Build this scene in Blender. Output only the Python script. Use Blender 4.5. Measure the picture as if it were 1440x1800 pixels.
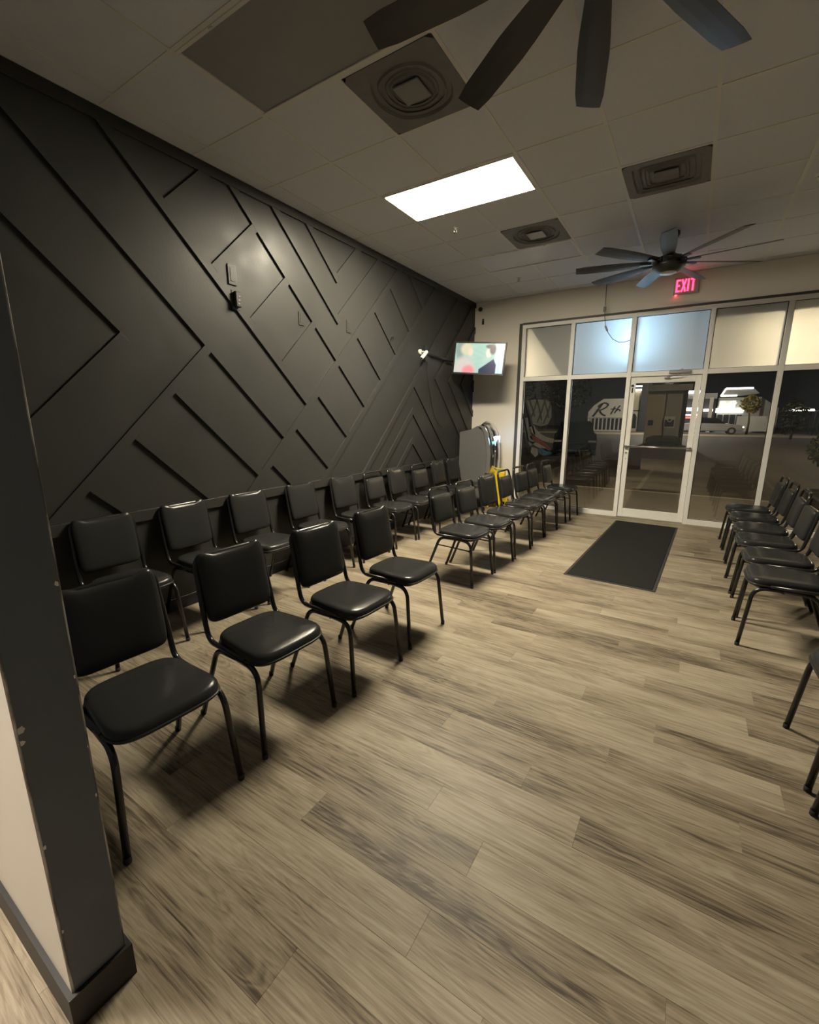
import bpy, bmesh, math, random
from mathutils import Vector, Matrix

random.seed(7)
scene = bpy.context.scene
for o in list(bpy.data.objects):
    bpy.data.objects.remove(o)
C = scene.collection

# ------------------------------------------------------------------ camera
EYE = 1.525
cam_data = bpy.data.cameras.new('camera')
cam_data.sensor_fit = 'HORIZONTAL'
cam_data.sensor_width = 36.0
cam_data.lens = 36.0 * 767.3 / 1440.0
cam_data.clip_start = 0.03
cam_data.clip_end = 300
cam = bpy.data.objects.new('camera', cam_data)
C.objects.link(cam)
yaw, pitch, roll = math.radians(32.39), math.radians(12.385), math.radians(0.0456)
fwd = Vector((-math.sin(yaw) * math.cos(pitch), math.cos(yaw) * math.cos(pitch), -math.sin(pitch)))
rgt = Vector((math.cos(yaw), math.sin(yaw), 0))
upv = rgt.cross(fwd)
r2 = rgt * math.cos(roll) + upv * math.sin(roll)
u2 = -rgt * math.sin(roll) + upv * math.cos(roll)
m = Matrix(((r2.x, u2.x, -fwd.x, 0), (r2.y, u2.y, -fwd.y, 0), (r2.z, u2.z, -fwd.z, EYE), (0, 0, 0, 1)))
cam.matrix_world = m
scene.camera = cam

# ------------------------------------------------------------------ world, light levels, exposure
world = bpy.data.worlds.new('night_sky')
scene.world = world
world.use_nodes = True
bg = world.node_tree.nodes['Background']
bg.inputs[0].default_value = (0.0085, 0.0083, 0.0082, 1)
bg.inputs[1].default_value = 1.0
scene.view_settings.view_transform = 'Standard'
scene.view_settings.look = 'None'
scene.view_settings.exposure = 0.36
scene.view_settings.gamma = 1.0
scene.view_settings.use_curve_mapping = False

TROFFER_LIT = 98.0          # emission of the lit ceiling panel
TROFFER_REAR = 85.0         # lit panel in the rear part of the room, behind the camera
TV_GLOW = 0.95
LOT_LAMP_W = 1600
LED_BLUE = 340.0
SCONCE = 1080.0

def point_lamp(name, loc, energy, color, radius):
    l = bpy.data.lights.new(name, 'POINT')
    l.energy = energy; l.color = color; l.shadow_soft_size = radius
    o = bpy.data.objects.new(name, l); o.location = loc
    C.objects.link(o)
    return o

# ------------------------------------------------------------------ materials
MATS = {}
def newmat(name):
    mt = bpy.data.materials.new(name); mt.use_nodes = True
    nt = mt.node_tree
    b = nt.nodes['Principled BSDF']
    MATS[name] = mt
    return mt, nt, b

def node(nt, typ, **kw):
    n = nt.nodes.new(typ)
    for k, v in kw.items():
        setattr(n, k, v)
    return n

def simple(name, col, rough=0.5, metal=0.0, noise=0.0, nscale=20, bump=0.0, bscale=200, spec=0.5, coat=0.0):
    mt, nt, b = newmat(name)
    b.inputs['Base Color'].default_value = (*col, 1)
    b.inputs['Roughness'].default_value = rough
    b.inputs['Metallic'].default_value = metal
    b.inputs['Specular IOR Level'].default_value = spec
    b.inputs['Coat Weight'].default_value = coat
    tc = node(nt, 'ShaderNodeTexCoord')
    if noise:
        n = node(nt, 'ShaderNodeTexNoise'); n.inputs['Scale'].default_value = nscale; n.inputs['Detail'].default_value = 4
        nt.links.new(tc.outputs['Object'], n.inputs['Vector'])
        r = node(nt, 'ShaderNodeMapRange')
        r.inputs['To Min'].default_value = 1 - noise; r.inputs['To Max'].default_value = 1 + noise
        nt.links.new(n.outputs['Fac'], r.inputs['Value'])
        mx = node(nt, 'ShaderNodeMix', data_type='RGBA', blend_type='MULTIPLY')
        mx.inputs['Factor'].default_value = 1
        mx.inputs['A'].default_value = (*col, 1)
        nt.links.new(r.outputs['Result'], mx.inputs['B'])
        nt.links.new(mx.outputs['Result'], b.inputs['Base Color'])
    if bump:
        n2 = node(nt, 'ShaderNodeTexNoise'); n2.inputs['Scale'].default_value = bscale; n2.inputs['Detail'].default_value = 3
        nt.links.new(tc.outputs['Object'], n2.inputs['Vector'])
        bp = node(nt, 'ShaderNodeBump'); bp.inputs['Strength'].default_value = bump; bp.inputs['Distance'].default_value = 0.002
        nt.links.new(n2.outputs['Fac'], bp.inputs['Height'])
        nt.links.new(bp.outputs['Normal'], b.inputs['Normal'])
    return mt

def emit(name, col, strength):
    mt, nt, b = newmat(name)
    b.inputs['Base Color'].default_value = (*[min(1, c) * 0.8 for c in col], 1)
    b.inputs['Emission Color'].default_value = (*col, 1)
    b.inputs['Emission Strength'].default_value = strength
    b.inputs['Roughness'].default_value = 0.4
    return mt

charcoal = simple('charcoal_satin_paint', (0.038, 0.038, 0.0365), 0.42, noise=0.10, nscale=3.0, bump=0.25, bscale=60, spec=0.19)
_nt = charcoal.node_tree; _b = _nt.nodes['Principled BSDF']      # patchy sheen where the paint was touched up
_tc = node(_nt, 'ShaderNodeTexCoord'); _n = node(_nt, 'ShaderNodeTexNoise'); _n.inputs['Scale'].default_value = 5.0; _n.inputs['Detail'].default_value = 5
_nt.links.new(_tc.outputs['Object'], _n.inputs['Vector'])
_r = node(_nt, 'ShaderNodeMapRange'); _r.inputs['From Min'].default_value = 0.3; _r.inputs['From Max'].default_value = 0.7; _r.inputs['To Min'].default_value = 0.36; _r.inputs['To Max'].default_value = 0.50
_nt.links.new(_n.outputs['Fac'], _r.inputs['Value']); _nt.links.new(_r.outputs['Result'], _b.inputs['Roughness'])
partition_paint = simple('charcoal_flat_paint', (0.105, 0.124, 0.150), 0.6, noise=0.06, nscale=6, bump=0.15, bscale=90)
cream_wall = simple('cream_wall_paint', (0.84, 0.79, 0.70), 0.6, noise=0.03, nscale=4, bump=0.15, bscale=120)
white_wall = simple('white_wall_paint', (0.78, 0.74, 0.68), 0.55, noise=0.03, nscale=4, bump=0.1, bscale=120)
base_black = simple('black_vinyl_base', (0.012, 0.012, 0.013), 0.5)
tile_mat = simple('ceiling_tile', (0.61, 0.615, 0.65), 0.9, noise=0.05, nscale=40, bump=0.5, bscale=260)
tbar_mat = simple('white_grid_metal', (0.62, 0.60, 0.56), 0.45)
grey_lens = simple('unlit_lens', (0.24, 0.235, 0.23), 0.30, noise=0.08, nscale=12)
glow_tint_lens = simple('unlit_lens_glow_tint', (0.52, 0.55, 0.64), 0.25, noise=0.05, nscale=12)  # bluish light from transoms and TV put into the lens colour
vent_mat = simple('dusty_vent_metal', (0.15, 0.145, 0.135), 0.6, noise=0.2, nscale=14)
vent_dark = simple('vent_throat', (0.06, 0.058, 0.055), 0.8)
frame_white = simple('white_aluminium', (0.92, 0.91, 0.88), 0.4, noise=0.03, nscale=9)
frame_dark = simple('dark_trim', (0.08, 0.075, 0.07), 0.5)
chrome = simple('chrome', (0.75, 0.76, 0.78), 0.14, metal=1.0)
satin_metal = simple('satin_metal', (0.55, 0.53, 0.48), 0.3, metal=1.0)
black_metal = simple('black_fan_metal', (0.018, 0.018, 0.02), 0.4)
blade_mat = simple('fan_blade', (0.022, 0.022, 0.024), 0.34, noise=0.1, nscale=8)
tube_mat = simple('black_gloss_tube', (0.015, 0.015, 0.016), 0.22, spec=0.55)
vinyl = simple('black_vinyl', (0.026, 0.0265, 0.027), 0.23, bump=0.2, bscale=170, spec=0.22)
vinyl_worn = simple('black_vinyl_matte', (0.027, 0.0275, 0.028), 0.34, bump=0.3, bscale=150, spec=0.30)
rubber = simple('black_rubber', (0.02, 0.02, 0.02), 0.8)
mat_mat = simple('ribbed_door_mat', (0.014, 0.014, 0.0135), 0.95, noise=0.25, nscale=90, bump=0.9, bscale=420, spec=0.2)
mat_edge = simple('rubber_mat_edge', (0.025, 0.025, 0.025), 0.8)
grey_plastic = simple('grey_machine_panel', (0.15, 0.152, 0.15), 0.45, noise=0.05, nscale=5)
silver_plastic = simple('silver_trim', (0.42, 0.42, 0.42), 0.3, metal=0.6)
black_plastic = simple('black_plastic', (0.02, 0.02, 0.022), 0.35)
white_plastic = simple('white_plastic', (0.85, 0.84, 0.80), 0.4)
yellow_plastic = simple('yellow_plastic', (0.85, 0.60, 0.02), 0.45)
exit_white = simple('exit_housing', (0.45, 0.40, 0.38), 0.4)
exit_red = emit('exit_red_letters', (1.0, 0.03, 0.09), 5.0)
led_red = emit('red_indicator', (1.0, 0.05, 0.06), 5.0)
troffer_lit = emit('lit_lens', (1.0, 0.89, 0.67), TROFFER_LIT)
troffer_rear = emit('lit_lens_rear', (1.0, 0.88, 0.72), TROFFER_REAR)
machine_screen = emit('machine_screen', (0.28, 0.50, 1.0), 10.0)
machine_led = emit('machine_green_light', (0.15, 0.9, 0.65), 2.0)
cable_mat = simple('black_cable', (0.02, 0.02, 0.02), 0.5)
grey_cable = simple('grey_cable', (0.2, 0.2, 0.2), 0.5)
asphalt = simple('asphalt', (0.10, 0.085, 0.07), 0.7, noise=0.25, nscale=1.2, bump=0.4, bscale=40)
concrete = simple('concrete', (0.24, 0.21, 0.175), 0.75, noise=0.12, nscale=1.5, bump=0.3, bscale=50)
paint_white = simple('road_paint', (0.22, 0.20, 0.17), 0.7, noise=0.2, nscale=6)
curb_mat = simple('pale_kerb', (0.55, 0.48, 0.36), 0.8, noise=0.1, nscale=2)
bld_grey = simple('grey_stucco', (0.34, 0.34, 0.31), 0.8, noise=0.08, nscale=1.2)
bld_cream = simple('cream_stucco', (0.48, 0.42, 0.29), 0.8, noise=0.08, nscale=1.2)
bld_white = simple('white_stucco', (0.62, 0.60, 0.54), 0.8, noise=0.1, nscale=1.5)
bld_dark = simple('dark_cladding', (0.03, 0.03, 0.035), 0.6)
bld_glass = simple('dark_shop_glass', (0.03, 0.035, 0.04), 0.15)
shop_light = emit('shop_tube_light', (1.0, 0.97, 0.95), 5.0)
shop_light2 = emit('shop_window_glow', (0.85, 0.88, 0.78), 0.35)
shop_red = emit('shop_red_sign', (1.0, 0.25, 0.15), 1.0)
leaf_lit = simple('yellow_green_leaf', (0.25, 0.21, 0.05), 0.7, noise=0.4, nscale=6)
leaf_dark = simple('dark_leaf', (0.05, 0.06, 0.02), 0.7, noise=0.4, nscale=6)
bark = simple('bark', (0.10, 0.08, 0.06), 0.9)
car_paint = simple('black_car_paint', (0.015, 0.015, 0.018), 0.2, coat=0.5)
car_paint2 = simple('silver_car_paint', (0.35, 0.35, 0.36), 0.3, metal=0.4)
car_glass = simple('car_glass', (0.01, 0.01, 0.012), 0.08)
sconce_mat = emit('warm_bulb', (1.0, 0.82, 0.52), SCONCE)
led_mat = emit('blue_white_tube', (0.42, 0.70, 1.0), LED_BLUE)
decal_grey = simple('grey_vinyl_print', (0.13, 0.13, 0.125), 0.6, noise=0.35, nscale=22)
decal_red = simple('red_vinyl_print', (0.16, 0.02, 0.015), 0.6, noise=0.2, nscale=20)
decal_white = simple('white_vinyl_print', (0.22, 0.20, 0.175), 0.6, noise=0.15, nscale=20)
decal_blue = simple('blue_vinyl_print', (0.03, 0.09, 0.17), 0.6, noise=0.2, nscale=20)
decal_black = simple('black_vinyl_print', (0.012, 0.012, 0.012), 0.6)
chip_white = simple('exposed_plaster', (0.75, 0.73, 0.70), 0.8)

# worn light corner bead: dark paint rubbed through to pale metal
mt, nt, b = newmat('worn_corner'); worn = mt
tc = node(nt, 'ShaderNodeTexCoord'); n = node(nt, 'ShaderNodeTexNoise'); n.inputs['Scale'].default_value = 9; n.inputs['Detail'].default_value = 6
nt.links.new(tc.outputs['Object'], n.inputs['Vector'])
cr = node(nt, 'ShaderNodeValToRGB')
cr.color_ramp.elements[0].position = 0.42; cr.color_ramp.elements[0].color = (0.06, 0.063, 0.066, 1)
cr.color_ramp.elements[1].position = 0.62; cr.color_ramp.elements[1].color = (0.42, 0.41, 0.40, 1)
nt.links.new(n.outputs['Fac'], cr.inputs['Fac']); nt.links.new(cr.outputs['Color'], b.inputs['Base Color'])
b.inputs['Roughness'].default_value = 0.45

# clear window glass: thin pane, mirror part grows towards grazing view
def glass(name, base, tint):
    mt, nt, b = newmat(name)
    nt.nodes.remove(b)
    out = nt.nodes['Material Output']
    lw = node(nt, 'ShaderNodeLayerWeight'); lw.inputs['Blend'].default_value = 0.5
    pw = node(nt, 'ShaderNodeMath', operation='POWER'); pw.inputs[1].default_value = 4.0
    nt.links.new(lw.outputs['Facing'], pw.inputs[0])
    ad = node(nt, 'ShaderNodeMath', operation='MULTIPLY_ADD'); ad.inputs[1].default_value = 0.8; ad.inputs[2].default_value = base
    nt.links.new(pw.outputs[0], ad.inputs[0])
    tr = node(nt, 'ShaderNodeBsdfTransparent'); tr.inputs[0].default_value = (*tint, 1)
    gl = node(nt, 'ShaderNodeBsdfGlossy'); gl.inputs['Roughness'].default_value = 0.0
    mx = node(nt, 'ShaderNodeMixShader')
    nt.links.new(ad.outputs[0], mx.inputs[0]); nt.links.new(tr.outputs[0], mx.inputs[1]); nt.links.new(gl.outputs[0], mx.inputs[2])
    nt.links.new(mx.outputs[0], out.inputs['Surface'])
    return mt
clear_glass = glass('clear_glass', 0.11, (0.86, 0.86, 0.84))

# frosted film on the transom panes
mt, nt, b = newmat('frosted_film'); frosted = mt
nt.nodes.remove(b); out = nt.nodes['Material Output']
tl = node(nt, 'ShaderNodeBsdfTranslucent'); tl.inputs[0].default_value = (0.86, 0.86, 0.84, 1)
df = node(nt, 'ShaderNodeBsdfDiffuse'); df.inputs[0].default_value = (0.56, 0.58, 0.60, 1)
gl = node(nt, 'ShaderNodeBsdfGlossy'); gl.inputs['Roughness'].default_value = 0.35
m1 = node(nt, 'ShaderNodeMixShader'); m1.inputs[0].default_value = 0.45
m2 = node(nt, 'ShaderNodeMixShader'); m2.inputs[0].default_value = 0.02
nt.links.new(tl.outputs[0], m1.inputs[1]); nt.links.new(df.outputs[0], m1.inputs[2])
nt.links.new(m1.outputs[0], m2.inputs[1]); nt.links.new(gl.outputs[0], m2.inputs[2])
nt.links.new(m2.outputs[0], out.inputs['Surface'])

# wood look floor plank: every plank takes its own tone and grain from its random number
def plank_material():
    mt, nt, b = newmat('oak_vinyl_plank')
    tc = node(nt, 'ShaderNodeTexCoord'); oi = node(nt, 'ShaderNodeObjectInfo')
    sc = node(nt, 'ShaderNodeVectorMath', operation='SCALE'); sc.inputs['Scale'].default_value = 53.0
    cx = node(nt, 'ShaderNodeCombineXYZ')
    nt.links.new(oi.outputs['Random'], cx.inputs[0]); nt.links.new(oi.outputs['Random'], cx.inputs[1]); nt.links.new(oi.outputs['Random'], cx.inputs[2])
    nt.links.new(cx.outputs[0], sc.inputs[0])
    ad = node(nt, 'ShaderNodeVectorMath', operation='ADD')
    nt.links.new(tc.outputs['Object'], ad.inputs[0]); nt.links.new(sc.outputs[0], ad.inputs[1])
    # broad cathedral bands
    mp = node(nt, 'ShaderNodeMapping'); mp.inputs['Scale'].default_value = (0.9, 9.0, 1.0)
    nt.links.new(ad.outputs[0], mp.inputs['Vector'])
    n1 = node(nt, 'ShaderNodeTexNoise'); n1.inputs['Scale'].default_value = 1.3; n1.inputs['Detail'].default_value = 5; n1.inputs['Distortion'].default_value = 0.9
    nt.links.new(mp.outputs[0], n1.inputs['Vector'])
    # rings
    mr = node(nt, 'ShaderNodeMath', operation='MULTIPLY'); mr.inputs[1].default_value = 70.0
    nt.links.new(n1.outputs['Fac'], mr.inputs[0])
    sn = node(nt, 'ShaderNodeMath', operation='SINE'); nt.links.new(mr.outputs[0], sn.inputs[0])
    # fine streaks
    mp2 = node(nt, 'ShaderNodeMapping'); mp2.inputs['Scale'].default_value = (2.2, 70.0, 1.0)
    nt.links.new(ad.outputs[0], mp2.inputs['Vector'])
    n2 = node(nt, 'ShaderNodeTexNoise'); n2.inputs['Scale'].default_value = 1.6; n2.inputs['Detail'].default_value = 6; n2.inputs['Roughness'].default_value = 0.65
    nt.links.new(mp2.outputs[0], n2.inputs['Vector'])
    # soft smoky stain
    mp3 = node(nt, 'ShaderNodeMapping'); mp3.inputs['Scale'].default_value = (1.2, 4.5, 1.0)
    nt.links.new(ad.outputs[0], mp3.inputs['Vector'])
    n3 = node(nt, 'ShaderNodeTexNoise'); n3.inputs['Scale'].default_value = 1.7; n3.inputs['Detail'].default_value = 3
    nt.links.new(mp3.outputs[0], n3.inputs['Vector'])
    mixf = node(nt, 'ShaderNodeMath', operation='MULTIPLY_ADD'); mixf.inputs[1].default_value = 0.05; mixf.inputs[2].default_value = 0.0
    nt.links.new(sn.outputs[0], mixf.inputs[0])
    a1 = node(nt, 'ShaderNodeMath', operation='MULTIPLY_ADD'); a1.inputs[1].default_value = 0.75
    nt.links.new(n2.outputs['Fac'], a1.inputs[0]); nt.links.new(mixf.outputs[0], a1.inputs[2])
    a2 = node(nt, 'ShaderNodeMath', operation='MULTIPLY_ADD'); a2.inputs[1].default_value = 0.62
    nt.links.new(n3.outputs['Fac'], a2.inputs[0]); nt.links.new(a1.outputs[0], a2.inputs[2])
    a3 = node(nt, 'ShaderNodeMath', operation='MULTIPLY_ADD'); a3.inputs[1].default_value = 0.18
    nt.links.new(oi.outputs['Random'], a3.inputs[0]); nt.links.new(a2.outputs[0], a3.inputs[2])
    cr = node(nt, 'ShaderNodeValToRGB')
    e = cr.color_ramp.elements
    e[0].position = 0.54; e[0].color = (0.066, 0.051, 0.036, 1)
    e[1].position = 0.98; e[1].color = (0.369, 0.318, 0.242, 1)
    k = e.new(0.72); k.color = (0.222, 0.182, 0.130, 1)
    nt.links.new(a3.outputs[0], cr.inputs['Fac'])
    nt.links.new(cr.outputs['Color'], b.inputs['Base Color'])
    b.inputs['Roughness'].default_value = 0.46
    b.inputs['Specular IOR Level'].default_value = 0.22
    bp = node(nt, 'ShaderNodeBump'); bp.inputs['Strength'].default_value = 0.25; bp.inputs['Distance'].default_value = 0.0015
    nt.links.new(n2.outputs['Fac'], bp.inputs['Height']); nt.links.new(bp.outputs['Normal'], b.inputs['Normal'])
    return mt
plank_mat = plank_material()

# ------------------------------------------------------------------ mesh helpers
def bm_new():
    return bmesh.new()

def add_box(bm, x0, x1, y0, y1, z0, z1, bevel=0.0):
    vs = [bm.verts.new(p) for p in ((x0, y0, z0), (x1, y0, z0), (x1, y1, z0), (x0, y1, z0), (x0, y0, z1), (x1, y0, z1), (x1, y1, z1), (x0, y1, z1))]
    fs = [bm.faces.new([vs[i] for i in f]) for f in ((0, 3, 2, 1), (4, 5, 6, 7), (0, 1, 5, 4), (1, 2, 6, 5), (2, 3, 7, 6), (3, 0, 4, 7))]
    if bevel:
        es = list({e for f in fs for e in f.edges})
        bmesh.ops.bevel(bm, geom=es, offset=bevel, segments=1, affect='EDGES')
    return bm

def box(x0, x1, y0, y1, z0, z1, bevel=0.0):
    return add_box(bm_new(), x0, x1, y0, y1, z0, z1, bevel)

def fillet(pts, r, n=5):
    """round the inner corners of a polyline"""
    P = [Vector(p) for p in pts]; out = [P[0]]
    for i in range(1, len(P) - 1):
        a, b_, c = P[i - 1], P[i], P[i + 1]
        da, dc = (a - b_), (c - b_)
        rr = min(r, da.length * 0.49, dc.length * 0.49)
        pa, pc = b_ + da.normalized() * rr, b_ + dc.normalized() * rr
        for k in range(n + 1):
            t = k / n
            out.append(pa * (1 - t) ** 2 + b_ * 2 * t * (1 - t) + pc * t ** 2)
    out.append(P[-1])
    return out

def add_tube(bm, pts, r, sides=8, caps=True, closed=False):
    P = [Vector(p) for p in pts]; rings = []; n = len(P)
    up = None
    for i in range(n):
        if closed:
            d = (P[(i + 1) % n] - P[i - 1]).normalized()
        else:
            d = (P[min(i + 1, n - 1)] - P[max(i - 1, 0)]).normalized()
        if up is None:
            up = Vector((0, 0, 1)) if abs(d.z) < 0.9 else Vector((1, 0, 0))
        s = d.cross(up).normalized(); up = s.cross(d).normalized()
        rad = r(i / max(1, n - 1)) if callable(r) else r
        rings.append([bm.verts.new(P[i] + (s * math.cos(2 * math.pi * k / sides) + up * math.sin(2 * math.pi * k / sides)) * rad) for k in range(sides)])
    rng = range(n) if closed else range(n - 1)
    for i in rng:
        A, B = rings[i], rings[(i + 1) % n]
        for k in range(sides):
            bm.faces.new((A[k], A[(k + 1) % sides], B[(k + 1) % sides], B[k])).smooth = True
    if caps and not closed:
        bm.faces.new(rings[0][::-1]); bm.faces.new(rings[-1])
    return bm

def tube(pts, r, sides=8, closed=False):
    return add_tube(bm_new(), pts, r, sides, closed=closed)

def add_lathe(bm, prof, seg=24, center=(0, 0, 0)):
    """prof: list of (radius, z) revolved about z"""
    cx, cy, cz = center; rings = []
    for (r, z) in prof:
        if r < 1e-5:
            rings.append([bm.verts.new((cx, cy, cz + z))])
        else:
            rings.append([bm.verts.new((cx + r * math.cos(2 * math.pi * k / seg), cy + r * math.sin(2 * math.pi * k / seg), cz + z)) for k in range(seg)])
    for A, B in zip(rings, rings[1:]):
        for k in range(seg):
            a0, a1 = A[k % len(A)], A[(k + 1) % len(A)]; b0, b1 = B[k % len(B)], B[(k + 1) % len(B)]
            vs = []
            for v in (a0, a1, b1, b0):
                if v not in vs: vs.append(v)
            if len(vs) > 2:
                bm.faces.new(vs).smooth = True
    return bm

def add_prism(bm, poly, axis, lo, hi):
    """poly: 2-d outline; axis: 'x' -> (y,z), 'y' -> (x,z), 'z' -> (x,y)"""
    def mk(p, h):
        return {'x': (h, p[0], p[1]), 'y': (p[0], h, p[1]), 'z': (p[0], p[1], h)}[axis]
    A = [bm.verts.new(mk(p, lo)) for p in poly]; B = [bm.verts.new(mk(p, hi)) for p in poly]
    bm.faces.new(A[::-1]); bm.faces.new(B)
    n = len(poly)
    for i in range(n):
        bm.faces.new((A[i], A[(i + 1) % n], B[(i + 1) % n], B[i]))
    return bm

def prism(poly, axis, lo, hi):
    return add_prism(bm_new(), poly, axis, lo, hi)

def loft(layers, smooth=True, cap=True):
    """layers: list of closed outlines with equal counts"""
    bm = bm_new(); R = [[bm.verts.new(p) for p in L] for L in layers]; n = len(layers[0])
    for A, B in zip(R, R[1:]):
        for k in range(n):
            bm.faces.new((A[k], A[(k + 1) % n], B[(k + 1) % n], B[k])).smooth = smooth
    if cap:
        bm.faces.new(R[0][::-1]).smooth = smooth; bm.faces.new(R[-1]).smooth = smooth
    return bm

def to_mesh(name, bm, mat):
    bmesh.ops.recalc_face_normals(bm, faces=bm.faces)
    me = bpy.data.meshes.new(name); bm.to_mesh(me); bm.free()
    me.materials.append(mat)
    return me

def obj(name, bm, mat, parent=None):
    me = bm if isinstance(bm, bpy.types.Mesh) else to_mesh(name, bm, mat)
    o = bpy.data.objects.new(name, me); C.objects.link(o)
    if parent: o.parent = parent
    return o

def thing(name, label, cat, loc=(0, 0, 0), rz=0.0, group=None):
    o = bpy.data.objects.new(name, None); C.objects.link(o)
    o.empty_display_size = 0.1
    o.location = loc; o.rotation_euler = (0, 0, rz)
    o['label'] = label; o['category'] = cat
    if group: o['group'] = group
    return o

def tag(o, label, cat, group=None):
    o['label'] = label; o['category'] = cat
    if group: o['group'] = group
    return o

def struct(name, bm, mat, parent=None):
    o = obj(name, bm, mat, parent)
    if parent is None: o['kind'] = 'structure'
    return o

def struct_empty(name, loc=(0, 0, 0)):
    o = bpy.data.objects.new(name, None); C.objects.link(o); o.location = loc; o['kind'] = 'structure'
    o.empty_display_size = 0.1
    return o

def copy_tree(o, parent=None):
    c = o.copy(); C.objects.link(c)
    if parent is not None:
        c.parent = parent
    for ch in list(o.children):
        copy_tree(ch, c)
    return c

# ------------------------------------------------------------------ dimensions of the room
XL, XR, YF, YB, ZC = -3.33, 2.60, -3.60, 7.33, 3.39
FR_L, FR_TOP = -2.53, 2.975            # storefront opening

# ------------------------------------------------------------------ floor with planks
floor = struct('floor', box(XL - 0.15, XR + 0.15, YF - 0.15, YB + 0.12, -0.12, -0.004), plank_mat)
PW, PL = 0.150, 1.22
plank_meshes = {}
def plank_mesh(L):
    key = round(L, 2)
    if key not in plank_meshes:
        bm = bm_new(); g = 0.0002; c = 0.0005; h = 0.004
        x0, x1, y0, y1 = -L / 2 + g, L / 2 - g, -PW / 2 + g, PW / 2 - g
        lo = [(x0, y0, -h), (x1, y0, -h), (x1, y1, -h), (x0, y1, -h)]
        mid = [(x0, y0, -c), (x1, y0, -c), (x1, y1, -c), (x0, y1, -c)]
        top = [(x0 + c, y0 + c, 0), (x1 - c, y0 + c, 0), (x1 - c, y1 - c, 0), (x0 + c, y1 - c, 0)]
        R = [[bm.verts.new(p) for p in L_] for L_ in (lo, mid, top)]
        for A, B in zip(R, R[1:]):
            for k in range(4): bm.faces.new((A[k], A[(k + 1) % 4], B[(k + 1) % 4], B[k]))
        bm.faces.new(R[-1])
        plank_meshes[key] = to_mesh('plank', bm, plank_mat)
    return plank_meshes[key]
row = 0; y = -0.25
PX0, PX1 = XL, 1.66
while y < YB:
    off = (row * 0.47 + random.choice((0, 0.11, 0.23))) % PL
    xs = [PX0]
    x = PX0 + (PL - off if off > 0.12 else PL)
    while x < PX1 - 0.1:
        xs.append(x); x += PL
    xs.append(PX1)
    yc = y + PW / 2
    for a, b_ in zip(xs, xs[1:]):
        o = obj('floor_plank', plank_mesh(b_ - a), plank_mat, floor)
        o.location = ((a + b_) / 2, yc, 0)
    y += PW; row += 1
# planks beyond the counted ones (rear and right of the room): one stretch of the same floor
bm = bm_new(); random.seed(3)
def more_planks(xa, xb, ya, yb):
    y = ya
    while y < yb - 0.02:
        x = xa - random.random() * PL
        while x < xb:
            p0, p1 = max(x, xa), min(x + PL, xb)
            if p1 - p0 > 0.02:
                add_box(bm, p0 + 0.001, p1 - 0.001, y + 0.001, min(y + PW, yb) - 0.001, -0.004, 0.0)
            x += PL
        y += PW
more_planks(XL, XR, YF, -0.25); more_planks(PX1, XR, -0.25, YB)
o = obj('floor_planks_beyond', bm, plank_mat, floor); o['kind'] = 'stuff'

# ------------------------------------------------------------------ walls
wall_left = struct('wall_left', box(XL - 0.12, XL, YF - 0.12, YB + 0.12, -0.1, ZC + 0.1), charcoal)
bm = bm_new()
add_box(bm, XL, FR_L, YB, YB + 0.12, 0, ZC + 0.1)
add_box(bm, FR_L, XR, YB, YB + 0.12, FR_TOP, ZC + 0.1)
wall_back = struct('wall_back', bm, cream_wall)
wall_right = struct('wall_right', box(XR, XR + 0.12, YF - 0.12, YB + 0.12, -0.1, ZC + 0.1), partition_paint)
wall_front = struct('wall_front', box(XL, XR, YF - 0.12, YF, -0.1, ZC + 0.1), partition_paint)

# batten pattern on the left wall. s = y+z runs across the "\" boards, d = z-y across the "/" boards
BW, BT = 0.095, 0.019
Z_RAIL, Z_CROWN, Y_END = 0.852, 3.31, YB - 0.001
def clip(poly, f):
    out = []
    for i in range(len(poly)):
        a, b_ = poly[i], poly[(i + 1) % len(poly)]
        fa, fb = f(a), f(b_)
        if fa >= 0: out.append(a)
        if (fa >= 0) != (fb >= 0):
            t = fa / (fa - fb); out.append((a[0] + (b_[0] - a[0]) * t, a[1] + (b_[1] - a[1]) * t))
    return out
def batten(s0, s1, d0, d1):
    P = [((s - d) / 2, (s + d) / 2) for s, d in ((s0, d0), (s1, d0), (s1, d1), (s0, d1))]
    for f in (lambda p: p[1] - Z_RAIL, lambda p: Z_CROWN - p[1], lambda p: Y_END - p[0], lambda p: p[0] - 0.36):
        P = clip(P, f)
        if len(P) < 3: return
    g = 0.0006
    cy = sum(p[0] for p in P) / len(P); cz = sum(p[1] for p in P) / len(P)
    bm = bm_new()
    A = [bm.verts.new((XL, p[0], p[1])) for p in P]
    B = [bm.verts.new((XL + BT - 0.002, p[0], p[1])) for p in P]
    D = [bm.verts.new((XL + BT, p[0] + (cy - p[0]) * 0.004, p[1] + (cz - p[1]) * 0.004)) for p in P]
    n = len(P)
    for U, V in ((A, B), (B, D)):
        for i in range(n): bm.faces.new((U[i], U[(i + 1) % n], V[(i + 1) % n], V[i]))
    bm.faces.new(D)
    obj('batten', bm, charcoal, wall_left)
def bs(s0, dlo, dhi): batten(s0, s0 + BW, dlo, dhi)          # "\" board
def fs(d0, slo, shi): batten(slo, shi, d0 - BW, d0)           # "/" board
HI, LO = 9.0, -9.0
bs(3.05, 1.10, HI); fs(1.10, 0, 3.05 + BW - BW)
bs(3.67, 0.48, HI); fs(0.48, 0, 3.67)
bs(4.28, -1.635, HI); fs(-0.14, 0, 4.28)
for s in (3.62, 2.965, 2.31, 1.655): bs(s, -1.635, -0.14 - BW)
bs(4.92, -1.635, HI)
for d in (1.68, 1.015, 0.35, -0.315, -0.965): fs(d, 4.92 + BW, 5.855)
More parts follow.
